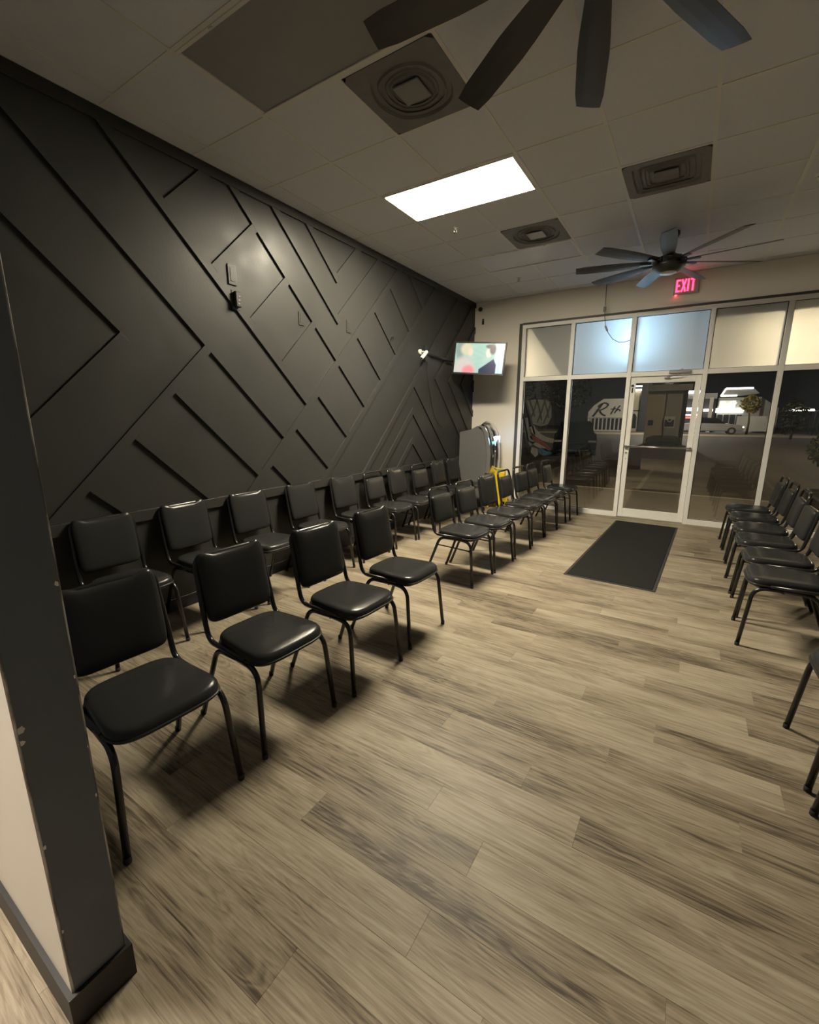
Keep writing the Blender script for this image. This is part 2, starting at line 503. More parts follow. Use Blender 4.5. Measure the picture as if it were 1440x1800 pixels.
bs(5.855, -1.635, HI)
fs(-1.635, 0, 12)
for s in (3.21, 3.87, 4.53, 5.18, 5.855, 6.515, 7.18, 7.835, 8.52): bs(s, -2.59, -1.635 - BW)
bs(6.28, -1.315, HI); fs(-1.22, 6.28 + BW, 12)
bs(6.69, -0.915, HI); fs(-0.82, 6.69 + BW, 12)
fs(-2.59, 0, 12)
fs(-3.32, 0, 13)
bs(7.265, LO, -3.32 - BW)
fs(-3.67, 0, 6.955); bs(6.86, LO, -3.67 - BW)
fs(-4.07, 0, 6.545); bs(6.45, LO, -4.07 - BW)
for s, d in ((8.0, -3.87), (8.42, -4.32), (8.845, -4.76), (9.27, -5.19)):
    fs(d, s, 14); bs(s, LO, d - BW)
obj('chair_rail', box(XL, XL + BT + 0.002, 0.36, YB, 0.772, Z_RAIL, 0.002), charcoal, wall_left)
obj('crown_board', box(XL, XL + BT, 0.36, YB, Z_CROWN, ZC, 0.002), charcoal, wall_left)
struct('baseboard_left', box(XL, XL + 0.012, 0.36, YB, 0, 0.10, 0.003), base_black)
struct('baseboard_back', box(XL + 0.012, FR_L - 0.05, YB - 0.012, YB, 0, 0.10, 0.003), base_black)

# partition stub beside the camera: dark end and chair side, white rear face
PX_END, PY0, PY1 = -1.150, 0.232, 0.356
part = struct_empty('wall_partition')
obj('core', box(XL, PX_END, PY0 + 0.004, PY1, 0, ZC), partition_paint, part)
obj('white_face', box(XL, PX_END - 0.003, PY0, PY0 + 0.004, 0, ZC), white_wall, part)
for yy in (PY0 + 0.004, PY1):
    obj('corner_bead', tube([(PX_END - 0.001, yy - (0.001 if yy == PY1 else 0), 0.10), (PX_END - 0.001, yy - (0.001 if yy == PY1 else 0), ZC)], 0.0022, 6), worn, part)
random.seed(11)
for (yy, zz, s) in ((PY1, 0.93, .004), (PY1, 1.16, .006), (PY1, 0.60, .004), (PY0 + .004, 0.86, .008), (PY0 + .004, 0.83, .006), (PY0 + .004, 0.55, .005), (PY0 + .004, 0.30, .004), (PY1, 0.74, .003)):
    yy += s * 0.7 if yy < 0.3 else -s * 0.7
    pts = [(yy + s * (0.6 + random.random() * .5) * math.cos(a), zz + s * 1.3 * (0.6 + random.random() * .6) * math.sin(a)) for a in [k * math.pi / 3 for k in range(6)]]
    obj('paint_chip', prism(pts, 'x', PX_END - 0.001, PX_END + 0.0006), chip_white, part)
bm = bm_new()
add_prism(bm, [(XL, PY0 - 0.012), (PX_END + 0.012, PY0 - 0.012), (PX_END + 0.012, PY1 + 0.012), (XL, PY1 + 0.012), (XL, PY1), (PX_END, PY1), (PX_END, PY0), (XL, PY0)], 'z', 0, 0.105)
struct('baseboard_partition', bm, base_black)

# ------------------------------------------------------------------ ceiling: slab, grid bars, tiles
ceiling = struct('ceiling', box(XL - 0.1, XR + 0.1, YF - 0.1, YB + 0.1, ZC + 0.10, ZC + 0.16), tile_mat)
GX = [XL] + [-3.14 + 0.61 * k for k in range(10)] + [XR]
GY = [YF] + [0.42 + 0.615 * k for k in range(-6, 12)] + [YB]
GY = sorted(set(round(v, 4) for v in GY if YF <= v <= YB))
def near(v, a): return abs(v - a) < 0.02
special = {}
def cell(xa, ya): 
    for i in range(len(GX) - 1):
        if near(GX[i], xa):
            for j in range(len(GY) - 1):
                if near(GY[j], ya): return (i, j)
TROFF = [(-2.53, 1.65), (-2.53, 3.495), (-2.53, 5.34), (-3.14, -0.81)]
for (xa, ya) in TROFF:
    i, j = cell(xa, ya); special[(i, j)] = 1; special[(i + 1, j)] = 1
VENTS = [(-1.92, 2.265), (-0.70, 4.11), (-1.92, 4.725)]
for (xa, ya) in VENTS: special[cell(xa, ya)] = 1
tile_meshes = {}
for i in range(len(GX) - 1):
    for j in range(len(GY) - 1):
        if (i, j) in special: continue
        w, l = GX[i + 1] - GX[i], GY[j + 1] - GY[j]
        if w < 0.02 or l < 0.02: continue
        k = (round(w, 3), round(l, 3))
        if k not in tile_meshes:
            tile_meshes[k] = to_mesh('ceiling_tile', box(-w / 2 + 0.006, w / 2 - 0.006, -l / 2 + 0.006, l / 2 - 0.006, 0.002, 0.018, 0.002), tile_mat)
        o = obj('ceiling_tile', tile_meshes[k], tile_mat, ceiling)
        o.location = ((GX[i] + GX[i + 1]) / 2, (GY[j] + GY[j + 1]) / 2, ZC + random.uniform(-0.0006, 0.0006))
TR_I = [cell(xa, ya) for xa, ya in TROFF]
for gi, x in enumerate(GX[1:-1], 1):
    cuts = sorted(GY[j] for (i, j) in TR_I if i + 1 == gi)
    a = YF
    for c_ in cuts + [YB]:
        obj('grid_bar', box(x - 0.012, x + 0.012, a, c_ if c_ == YB else c_ + 0.012, ZC - 0.001, ZC + 0.004), tbar_mat, ceiling)
        a = c_ + 0.615 - 0.012
for yy in GY[1:-1]:
    for i in range(len(GX) - 1):
        j = GY.index(yy)
        if i > 0 and (i - 1, j) in special and (i, j) in special and False: continue
        obj('cross_bar', box(GX[i] + 0.012, GX[i + 1] - 0.012, yy - 0.012, yy + 0.012, ZC - 0.001, ZC + 0.004), tbar_mat, ceiling)
bm = bm_new()
add_box(bm, XL, XL + 0.02, YF, YB, ZC - 0.003, ZC); add_box(bm, XL + 0.02, XR, YB - 0.02, YB, ZC - 0.003, ZC)
obj('wall_angle', bm, tbar_mat, ceiling)

# ------------------------------------------------------------------ ceiling lights
def troffer(xa, ya, lens, label, proud=0.0):
    t = thing('ceiling_light', label, 'ceiling light', (xa + 0.61, ya + 0.3075, ZC))
    W, D = 0.598, 0.2955
    bm = bm_new()
    add_box(bm, -W, W, -D, D, 0.055, 0.065)
    add_box(bm, -W, -W + 0.004, -D, D, 0.004, 0.055); add_box(bm, W - 0.004, W, -D, D, 0.004, 0.055)
    add_box(bm, -W, W, -D, -D + 0.004, 0.004, 0.055); add_box(bm, -W, W, D - 0.004, D, 0.004, 0.055)
    obj('housing', bm, tbar_mat, t)
    bm = bm_new(); z0, z1 = -0.004, 0.008; f = 0.022
    add_box(bm, -W, W, -D, -D + f, z0, z1, 0.002); add_box(bm, -W, W, D - f, D, z0, z1, 0.002)
    add_box(bm, -W, -W + f, -D + f, D - f, z0, z1, 0.002); add_box(bm, W - f, W, -D + f, D - f, z0, z1, 0.002)
    obj('frame', bm, tbar_mat, t)
    obj('diffuser', box(-W + f, W - f, -D + f, D - f, 0.003, 0.009), lens, t)
    for sx in (-0.3, 0.3):
        obj('latch', box(sx - 0.012, sx + 0.012, -D + 0.004, -D + 0.012, -0.007, -0.004), satin_metal, t)
    return t
troffer(*TROFF[0], grey_lens, 'unlit dark grey ceiling panel light nearest the camera beside the square vent')
troffer(*TROFF[1], troffer_lit, 'glowing warm white rectangular ceiling panel light, the only lit one')
troffer(*TROFF[2], glow_tint_lens, 'unlit ceiling panel light with blue glow coloured into its lens near the storefront wall')
troffer(*TROFF[3], troffer_rear, 'lit ceiling panel light in the rear of the room behind the viewer')

# ------------------------------------------------------------------ air vents
def vent(xa, ya, label, round_ring):
    t = thing('ceiling_vent', label, 'vent', (xa + 0.305, ya + 0.3075, ZC))
    h = 0.293
    bm = bm_new(); n = 48
    # square plate with a stepped throat
    def ring(k, r, sq, z):
        a = 2 * math.pi * (k + 0.5) / n; c, s = math.cos(a), math.sin(a)
        q = r / max(abs(c), abs(s)); rr = q * sq + r * (1 - sq)
        return (rr * c, rr * s, z)
    sqf = 0.15 if round_ring else 0.92
    lay = [[ring(k, h, 1, 0.012) for k in range(n)], [ring(k, h, 1, -0.004) for k in range(n)], [ring(k, 0.235, sqf, -0.004) for k in range(n)], [ring(k, 0.215, sqf, 0.030) for k in range(n)],
           [ring(k, 0.165, sqf, 0.030) for k in range(n)], [ring(k, 0.150, sqf, 0.004) for k in range(n)], [ring(k, 0.135, sqf, 0.060) for k in range(n)]]
    obj('face_plate', loft(lay, smooth=False), vent_mat, t)
    bm = bm_new()
    for rr in (0.19, 0.125):
        lay = [[ring(k, rr + 0.018, sqf, 0.026) for k in range(n)], [ring(k, rr, sqf, 0.000) for k in range(n)], [ring(k, rr - 0.006, sqf, 0.002) for k in range(n)], [ring(k, rr + 0.010, sqf, 0.030) for k in range(n)]]
        obj('cone_ring', loft(lay, smooth=False, cap=False), vent_mat, t)
    bm.free()
    obj('plaque', box(-0.085, 0.085, -0.085, 0.085, -0.008, 0.002, 0.003), grey_lens if round_ring else vent_mat, t)
    return t
vent(*VENTS[0], 'square dusty grey ceiling vent with round throat nearest the camera', True)
vent(*VENTS[1], 'dark square ceiling vent between the two ceiling fans', False)
vent(*VENTS[2], 'square grey ceiling vent beside the bluish unlit ceiling panel', True)

# ------------------------------------------------------------------ ceiling fans
def fan(loc, rz, label, mat_blade, R=0.92, NB=9):
    x, y = loc
    t = thing('ceiling_fan', label, 'ceiling fan', (x, y, ZC), rz, 'ceiling fans')
    obj('canopy', add_lathe(bm_new(), [(0, 0), (0.07, 0), (0.07, -0.03), (0.055, -0.06), (0.02, -0.075), (0, -0.075)], 20), black_metal, t)
    obj('downrod', tube([(0, 0, -0.07), (0, 0, -0.22)], 0.013, 10), black_metal, t)
    hub = obj('motor', add_lathe(bm_new(), [(0, -0.19), (0.04, -0.195), (0.07, -0.22), (0.135, -0.245), (0.15, -0.27), (0.15, -0.30), (0.155, -0.305), (0.155, -0.33), (0.14, -0.345), (0.11, -0.37), (0.08, -0.385), (0, -0.385)], 28), black_metal, t)
    mr_ = to_mesh('rib', tube([(0.145, 0, -0.25), (0.162, 0, -0.285), (0.15, 0, -0.315)], 0.006, 5), black_metal)
    for k in range(10):
        rb = obj('rib', mr_, black_metal, hub); rb.rotation_euler = (0, 0, 2 * math.pi * k / 10)
    obj('bottom_cap', add_lathe(bm_new(), [(0, -0.402), (0.05, -0.400), (0.075, -0.39), (0.08, -0.382), (0, -0.382)], 24), satin_metal, t)
    # blade: tapered, pitched, rounded end
    n = 9
    prof = []
    bm = bm_new(); top = []; bot = []
    for i in range(n):
        u = i / (n - 1); r = 0.17 + u * (R - 0.17)
        w = 0.042 + 0.028 * min(1, u * 2.2)
        if u > 0.97: w *= 0.86
        zc = -0.28
        tilt = math.radians(13)
        row_t, row_b = [], []
        for v in (-1, -0.4, 0.4, 1):
            yy = w * v * math.cos(tilt); zz = zc + w * v * math.sin(tilt)
            th = 0.004 if abs(v) < 0.9 else 0.0015
            row_t.append(bm.verts.new((r, yy, zz + th))); row_b.append(bm.verts.new((r, yy, zz - th)))
        top.append(row_t); bot.append(row_b)
    for i in range(n - 1):
        for k in range(3):
            bm.faces.new((top[i][k], top[i + 1][k], top[i + 1][k + 1], top[i][k + 1]))
            bm.faces.new((bot[i][k], bot[i][k + 1], bot[i + 1][k + 1], bot[i + 1][k]))
        for k in (0, 3):
            bm.faces.new((top[i][k], bot[i][k], bot[i + 1][k], top[i + 1][k]))
    for i in (0, n - 1):
        for k in range(3):
            bm.faces.new((top[i][k], top[i][k + 1], bot[i][k + 1], bot[i][k]))
    bmesh.ops.remove_doubles(bm, verts=bm.verts, dist=1e-5)
    me = to_mesh('blade', bm, mat_blade)
    bmi = bm_new()
    add_prism(bmi, [(0.13, -0.016), (0.20, -0.020), (0.27, -0.030), (0.285, 0.0), (0.27, 0.030), (0.20, 0.020), (0.13, 0.016)], 'z', -0.295, -0.289)
    mi = to_mesh('blade_iron', bmi, black_metal)
    for k in range(NB):
        a = 2 * math.pi * k / NB
        bl = obj('blade', me, mat_blade, t); bl.rotation_euler = (0, 0, a)
        obj('blade_iron', mi, black_metal, bl)
    return t
fan((-0.397, 5.72), math.radians(-8), 'black ceiling fan above the exit sign, seen whole by the storefront', blade_mat)
fan((-0.43, 1.88), math.radians(-16), 'large black ceiling fan overhead at the top edge of the picture', blade_mat)

# ------------------------------------------------------------------ sprinklers
def sprinkler(x, y, label):
    t = thing('sprinkler_head', label, 'sprinkler', (x, y, ZC), 0.4, 'sprinkler heads')
    obj('escutcheon', add_lathe(bm_new(), [(0, 0), (0.03, -0.001), (0.03, -0.004), (0.015, -0.012), (0, -0.012)], 18), white_plastic, t)
    bm = bm_new()
    add_tube(bm, [(0.0, 0, -0.01), (0.0, 0, -0.028)], 0.009, 8)
    add_tube(bm, fillet([(0.009, 0, -0.022), (0.016, 0, -0.035), (0.004, 0, -0.05)], 0.006, 3), 0.0028, 6)
    add_tube(bm, fillet([(-0.009, 0, -0.022), (-0.016, 0, -0.035), (-0.004, 0, -0.05)], 0.006, 3), 0.0028, 6)
    obj('body', bm, satin_metal, t)
    obj('deflector', add_lathe(bm_new(), [(0, -0.052), (0.021, -0.052), (0.021, -0.0545), (0, -0.0545)], 14), satin_metal, t)
sprinkler(-2.245, 4.40, 'small ceiling sprinkler head just beyond the glowing light panel')
sprinkler(-2.25, 6.36, 'small ceiling sprinkler head near the storefront wall above the television')
sprinkler(0.62, 5.05, 'small ceiling sprinkler head at the right edge of the picture')

# ------------------------------------------------------------------ storefront framing
MX = [FR_L + 0.075, -1.695, -0.858, 0.072, 0.862, 1.67, 2.50]      # mullion centre lines
MW, FD0, FD1 = 0.028, YB - 0.015, YB + 0.095
Z_SILL, Z_TR0, Z_TR1, Z_H0 = 0.075, 2.085, 2.150, 2.905
sf = struct_empty('trim_1', (0, 0, 0))
for i, x in enumerate(MX):
    z1 = Z_H0
    obj('mullion', box(x - MW, x + MW, FD0, FD1, 0.0, Z_H0, 0.003), frame_white, sf)
obj('header', box(MX[0] - MW, MX[-1] + MW, FD0, FD1, Z_H0, FR_TOP - 0.02, 0.003), frame_white, sf)
for i in range(len(MX) - 1):
    a, b_ = MX[i] + MW, MX[i + 1] - MW
    obj('transom_bar', box(a, b_, FD0 + 0.002, FD1 - 0.002, Z_TR0, Z_TR1, 0.003), frame_white, sf)
    if i != 2:
        obj('sill', box(a, b_, FD0, FD1, 0.0, Z_SILL, 0.003), frame_white, sf)
    bd = bm_new()
    for (za, zb) in ((Z_SILL, Z_TR0), (Z_TR1, Z_H0)):
        if i == 2 and za < 1: continue
        add_box(bd, a, a + 0.008, YB + 0.030, YB + 0.034, za, zb); add_box(bd, b_ - 0.008, b_, YB + 0.030, YB + 0.034, za, zb)
        add_box(bd, a, b_, YB + 0.030, YB + 0.034, za, za + 0.008); add_box(bd, a, b_, YB + 0.030, YB + 0.034, zb - 0.008, zb)
    obj('gasket', bd, base_black, sf)
bm = bm_new()
add_box(bm, FR_L - 0.005, FR_L + 0.047, YB - 0.012, YB + 0.06, 0.0, FR_TOP + 0.005)
add_box(bm, FR_L + 0.047, XR, YB - 0.012, YB + 0.06, FR_TOP - 0.02, FR_TOP + 0.012)
struct('trim_2', bm, frame_dark)
bm = bm_new(); add_box(bm, MX[-1] + MW, XR, YB, YB + 0.1, 0, FR_TOP)
struct('wall_return', bm, cream_wall)

GY0, GY1 = YB + 0.036, YB + 0.042
lower = []
wn = 0
for i in range(len(MX) - 1):
    a, b_ = MX[i] + MW, MX[i + 1] - MW
    if i != 2:
        wn += 1
        w = struct('window_%d' % wn, box(a, b_, GY0, GY1, Z_SILL, Z_TR0), clear_glass); lower.append(w)
for i in range(len(MX) - 1):
    a, b_ = MX[i] + MW, MX[i + 1] - MW
    wn += 1
    struct('window_%d' % wn, box(a, b_, GY0, GY1, Z_TR1, Z_H0), frosted)

# vinyl graphics on the lower panes
DY0, DY1 = GY1 + 0.0005, GY1 + 0.0015
def decal(win, poly, mat, name='vinyl_graphic'):
    o = obj(name, prism(poly, 'y', DY0, DY1), mat, win)
    return o
def band(pts, w):
    """offset polygon around a polyline in (x,z)"""
    L, R = [], []
    for i in range(len(pts)):
        a = Vector(pts[max(i - 1, 0)]); c = Vector(pts[min(i + 1, len(pts) - 1)]); d = (c - a).normalized()
        nrm = Vector((-d.y, d.x)); ww = w(i / (len(pts) - 1)) if callable(w) else w
        p = Vector(pts[i]); L.append(tuple(p + nrm * ww)); R.append(tuple(p - nrm * ww))
    return L + R[::-1]
w1 = lower[0]
def quad_curve(p0, p1, p2, n=10):
    return [tuple((1 - t) ** 2 * Vector(p0) + 2 * t * (1 - t) * Vector(p1) + t * t * Vector(p2)) for t in [k / n for k in range(n + 1)]]
DXL = MX[0] + MW + 0.004
DY0, DY1 = GY1 + 0.0018, GY1 + 0.0026
decal(w1, [(-2.38, 1.78), (-2.20, 1.80), (-2.02, 1.78), (-1.96, 1.70), (-1.94, 1.52), (-1.99, 1.40), (-2.10, 1.36), (-2.24, 1.40), (-2.30, 1.50)], decal_grey)
DY0, DY1 = GY1 + 0.0005, GY1 + 0.0013
for (p0, p1, w) in [((-2.33, 1.80), (-2.22, 1.52), 0.012), ((-2.19, 1.81), (-2.28, 1.50), 0.011), ((-2.20, 1.80), (-2.10, 1.46), 0.012), ((-2.06, 1.80), (-2.17, 1.42), 0.011), ((-2.08, 1.79), (-1.99, 1.50), 0.011), ((-1.97, 1.72), (-2.07, 1.40), 0.010), ((-2.40, 1.82), (-2.20, 1.22), 0.014), ((-2.44, 1.60), (-2.30, 1.10), 0.014)]:
    decal(w1, band([p0, ((p0[0] + p1[0]) / 2 + 0.008, (p0[1] + p1[1]) / 2), p1], w), decal_black)
decal(w1, band(quad_curve((-2.37, 1.50), (-2.34, 1.20), (-2.22, 1.06)), lambda t: 0.035 + 0.02 * t), decal_grey)
decal(w1, band(quad_curve((-2.26, 1.36), (-2.16, 1.16), (-1.88, 1.13)), lambda t: 0.045 - 0.01 * t), decal_white)
decal(w1, band(quad_curve((-2.28, 1.19), (-2.10, 1.12), (-1.92, 0.99)), lambda t: 0.034 * math.sin(math.pi * (0.12 + 0.8 * t))), decal_red)
decal(w1, band(quad_curve((-2.27, 1.10), (-2.12, 1.06), (-1.93, 0.95)), lambda t: 0.030 * math.sin(math.pi * (0.12 + 0.8 * t))), decal_white)
decal(w1, band(quad_curve((-2.12, 0.98), (-2.03, 0.93), (-1.90, 0.93)), lambda t: 0.06 * math.sin(math.pi * (0.15 + 0.8 * t))), decal_blue)
decal(w1, [(-2.24, 1.02), (-2.14, 0.99), (-2.12, 0.90), (-2.17, 0.85), (-2.25, 0.93)], decal_white)
# ------------------------------------------------------------------ the glass door
door = struct_empty('door_1', (-0.393, YB, 0))
dx0, dx1 = MX[2] + MW + 0.004 + 0.393, MX[3] - MW - 0.004 + 0.393
SW, DZ0, DZ1 = 0.068, 0.012, Z_TR0 - 0.006
for a, b_ in ((dx0, dx0 + SW), (dx1 - SW, dx1)):
    obj('stile', box(a, b_, 0.018, 0.062, DZ0, DZ1, 0.003), frame_white, door)
obj('top_rail', box(dx0 + SW, dx1 - SW, 0.018, 0.062, DZ1 - 0.085, DZ1, 0.003), frame_white, door)
obj('bottom_rail', box(dx0 + SW, dx1 - SW, 0.018, 0.062, DZ0, DZ0 + 0.125, 0.003), frame_white, door)
obj('pane', box(dx0 + SW, dx1 - SW, 0.037, 0.043, DZ0 + 0.125, DZ1 - 0.085), clear_glass, door)
pb = obj('push_bar', tube([(dx0 + 0.012, -0.035, 1.085), (dx1 - 0.012, -0.035, 1.085)], 0.012, 12), satin_metal, door)
for xx in (dx0 + 0.025, dx1 - 0.025):
    obj('bracket', box(xx - 0.016, xx + 0.016, -0.045, 0.018, 1.068, 1.102, 0.004), satin_metal, pb)
lk = obj('lock', tube([(dx0 + 0.035, 0.019, 0.99), (dx0 + 0.035, 0.006, 0.99)], 0.013, 14), satin_metal, door)
obj('thumb_turn', box(dx0 + 0.031, dx0 + 0.039, -0.006, 0.006, 0.978, 1.002, 0.001), satin_metal, lk)
obj('lock', tube([(dx0 + 0.035, 0.019, 0.90), (dx0 + 0.035, 0.012, 0.90)], 0.007, 12), satin_metal, door)
cl = obj('closer', box(0.04, 0.30, -0.055, -0.008, 2.105, 2.145, 0.006), satin_metal, door)
obj('closer_arm', tube(fillet([(0.19, -0.05, 2.10), (0.17, -0.10, 2.09), (0.02, -0.03, 2.06)], 0.02, 3), 0.006, 6), satin_metal, cl)
obj('arm_shoe', box(-0.01, 0.06, -0.04, 0.018, 2.045, 2.06, 0.002), satin_metal, cl)
obj('spindle', tube([(0.19, -0.032, 2.145), (0.19, -0.032, 2.165)], 0.014, 10), satin_metal, cl)
sn = obj('door_sensor', box(dx0 + 0.012, dx0 + 0.045, 0.002, 0.018, 1.945, 1.975, 0.003), black_plastic, door)
obj('sensor_body', box(dx0 + 0.022, dx0 + 0.040, 0.004, 0.018, 1.86, 1.93, 0.003), black_plastic, door)
obj('threshold', box(dx0 - 0.004, dx1 + 0.004, -0.02, 0.09, 0.0, 0.011, 0.003), satin_metal, door)

# ------------------------------------------------------------------ exit sign
ex = thing('exit_sign', 'red glowing EXIT sign on the wall above the glass door', 'exit sign', (-0.28, YB, 3.225))
obj('housing', box(-0.135, 0.150, -0.045, 0.0, -0.105, 0.105, 0.006), exit_white, ex)
obj('face', box(-0.125, 0.140, -0.048, -0.045, -0.095, 0.095), exit_white, ex)
def letter(polys, x):
    bm = bm_new()
    for p in polys:
        add_prism(bm, [(x + a, b_) for a, b_ in p], 'y', -0.053, -0.047)
    return bm
h = 0.075
def bar(a, b_, w=0.009):
    d = (Vector(b_) - Vector(a)).normalized(); nn = Vector((-d.y, d.x)) * w
    return [tuple(Vector(a) + nn), tuple(Vector(a) - nn), tuple(Vector(b_) - nn), tuple(Vector(b_) + nn)]
E_ = [[(0, -h), (0.018, -h), (0.018, h), (0, h)], [(0.018, h - 0.018), (0.05, h - 0.018), (0.05, h), (0.018, h)], [(0.018, -0.009), (0.044, -0.009), (0.044, 0.009), (0.018, 0.009)], [(0.018, -h), (0.05, -h), (0.05, -h + 0.018), (0.018, -h + 0.018)]]
X_ = [bar((0.006, -h), (0.05, h)), bar((0.006, h), (0.05, -h))]
I_ = [[(0, -h), (0.018, -h), (0.018, h), (0, h)]]
T_ = [[(0.019, -h), (0.037, -h), (0.037, h), (0.019, h)], [(0, h - 0.018), (0.019, h - 0.018), (0.019, h), (0, h)], [(0.037, h - 0.018), (0.056, h - 0.018), (0.056, h), (0.037, h)]]
for L, x in ((E_, -0.113), (X_, -0.052), (I_, 0.018), (T_, 0.052)):
    obj('letter', letter(L, x), exit_red, ex)
obj('test_light', add_lathe(bm_new(), [(0, -0.125), (0.012, -0.120), (0.014, -0.105), (0, -0.105)], 10, (-0.105, -0.03, 0)), led_red, ex)

# ------------------------------------------------------------------ cameras, cable, wall devices
sc_ = thing('security_camera', 'small white bullet security camera on the dark wall beside the television arm', 'security camera', (XL, 5.50, 2.40))
obj('base', tube([(0, 0, 0), (0.03, 0, 0)], 0.034, 16), white_plastic, sc_)
obj('arm', tube(fillet([(0.03, 0, 0), (0.075, 0, 0.0), (0.10, -0.03, -0.015)], 0.02, 3), 0.011, 10), white_plastic, sc_)
o = obj('body', add_lathe(bm_new(), [(0, -0.075), (0.022, -0.075), (0.026, -0.06), (0.026, 0.05), (0.02, 0.06), (0, 0.06)], 16), white_plastic, sc_)
o.location = (0.115, -0.045, -0.045); o.rotation_euler = (math.radians(-42), math.radians(20), 0)
obj('lens', add_lathe(bm_new(), [(0, -0.077), (0.014, -0.077), (0.014, -0.073), (0, -0.073)], 12), black_plastic, o)

dc = thing('dome_camera', 'small white round security camera high in the corner of the storefront wall', 'security camera', (-3.21, YB, 3.27))
obj('base', tube([(0, 0, 0), (0, -0.025, 0)], 0.042, 18), white_plastic, dc)
o = obj('ball', add_lathe(bm_new(), [(0.036 * math.sin(math.pi * k / 8), 0.036 * math.cos(math.pi * k / 8)) for k in range(9)], 16), black_plastic, dc); o.location = (-0.005, -0.045, 0.005)
dv = thing('wall_sensor', 'tiny black sensor on the cream wall below the round security camera', 'sensor', (-3.175, YB, 3.08))
obj('body', box(-0.016, 0.016, -0.025, 0, -0.045, 0.045, 0.004), black_plastic, dv)
obj('lens', tube([(0, -0.025, 0.02), (0, -0.028, 0.02)], 0.008, 10), satin_metal, dv)

cb = thing('hanging_cable', 'thin loose cable hanging from the ceiling in front of the transom windows', 'cable', (-1.25, 7.2, ZC))
obj('cord', tube([(0, 0, 0), (0.002, 0, -0.2), (0.004, 0, -0.36), (0.008, 0, -0.45), (0.03, 0.0, -0.58), (0.075, 0.01, -0.69), (0.14, 0.03, -0.775), (0.22, 0.05, -0.82), (0.30, 0.08, -0.82), (0.365, 0.105, -0.795)], 0.0045, 6), cable_mat, cb)
obj('plug', box(-0.014, 0.02, -0.012, 0.012, -0.40, -0.33, 0.004), black_plastic, cb)
o = obj('connector', box(-0.012, 0.012, -0.01, 0.01, -0.04, 0.04, 0.004), black_plastic, cb); o.location = (0.045, 0.004, -0.625); o.rotation_euler = (0, math.radians(-25), 0)

def plate(y, z, w, h, label, deep=0.008):
    t = thing('wall_plate', label, 'wall plate', (XL, y, z), 0, 'painted-over plates on the dark wall')
    obj('cover', box(0, deep, -w / 2, w / 2, -h / 2, h / 2, 0.003), charcoal, t)
    obj('insert', box(deep, deep + 0.003, -w / 4, w / 4, -h / 3, h / 3, 0.001), charcoal, t)
    return t
plate(2.52, 2.655, 0.080, 0.155, 'painted-over wall plate in the bright spot, above the plugged adapter', 0.012)
plate(3.275, 2.45, 0.070, 0.125, 'painted-over wall plate right of the plugged adapter on the dark wall')
plate(3.985, 2.49, 0.070, 0.13, 'faint painted-over wall plate in the middle of the dark wall')
ad = thing('outlet_adapter', 'grey painted outlet with a ribbed adapter plugged in, below the bright spot', 'adapter', (XL, 2.53, 2.46))
obj('cover', box(0, 0.022, -0.04, 0.04, -0.075, 0.075, 0.004), charcoal, ad)
b0 = obj('body', box(0.022, 0.060, -0.028, 0.028, -0.055, 0.065, 0.006), charcoal, ad)
for k in range(3):
    obj('slot', box(0.060, 0.063, -0.012 + 0.004 * k, 0.008 + 0.004 * k, -0.035 + 0.028 * k, -0.025 + 0.028 * k, 0.001), grey_plastic, b0)
hk = thing('wall_hook', 'small round painted fitting on the dark wall between adapter and television', 'fitting', (XL, 4.79, 2.50))
obj('boss', tube([(0, 0, 0), (0.03, 0, 0)], 0.028, 14), charcoal, hk)
obj('ring', tube([(0.03 + 0.012 * math.sin(a), 0.03 * math.cos(a), -0.03 + 0.03 * math.sin(a)) for a in [2 * math.pi * k / 14 for k in range(14)]], 0.004, 6, closed=True), charcoal, hk)

# ------------------------------------------------------------------ television on its arm
def tv_color(u, v):
    def ell(cx, cy, rx, ry, soft=0.25):
        d = math.hypot((u - cx) / rx, (v - cy) / ry)
        return max(0.0, min(1.0, (1 + soft - d) / (2 * soft)))
    def mixc(a, b_, t): return tuple(a[i] * (1 - t) + b_[i] * t for i in range(3))
    c = (0.36, 0.56, 0.46)
    t = 0.5 + 0.5 * math.sin(u * 21 + 3 * math.sin(v * 9)) * math.sin(v * 17 + u * 5)
    c = mixc(c, (0.50, 0.66, 0.58), 0.5 * t)
    if u > 0.80: c = mixc(c, (0.62, 0.80, 0.84), min(1, (u - 0.80) / 0.04))
    if 0.9 < u < 0.92: c = mixc(c, (0.42, 0.62, 0.66), 0.8)
    c = mixc(c, (0.26, 0.34, 0.30), ell(0.10, 0.80, 0.10, 0.35))
    # left person: pale hair, grey-pink coat
    c = mixc(c, (0.62, 0.55, 0.50), ell(0.20, 0.12, 0.20, 0.42))
    c = mixc(c, (0.80, 0.28, 0.30), ell(0.30, 0.06, 0.13, 0.20))
    c = mixc(c, (0.66, 0.60, 0.40), ell(0.23, 0.80, 0.12, 0.20))
    c = mixc(c, (0.80, 0.62, 0.50), ell(0.315, 0.70, 0.05, 0.13))
    # right person: dark hair, fair face, navy jacket
    zz = 0.50 - max(0, 0.80 - u) * 1.25 if u < 0.80 else 0.50 - (u - 0.80) * 3.2
    if 0.52 < u < 0.86 and v < zz: c = mixc(c, (0.012, 0.022, 0.075), min(1, (zz - v) / 0.03))
    c = mixc(c, (0.86, 0.70, 0.60), ell(0.69, 0.68, 0.055, 0.15))
    c = mixc(c, (0.10, 0.095, 0.09), ell(0.77, 0.80, 0.065, 0.17))
    c = mixc(c, (0.13, 0.12, 0.11), ell(0.71, 0.90, 0.09, 0.07))
    return c
tv = thing('television', 'wall-mounted flat television showing two people facing each other', 'television', (-2.848, 6.455, 2.382), math.radians(11))
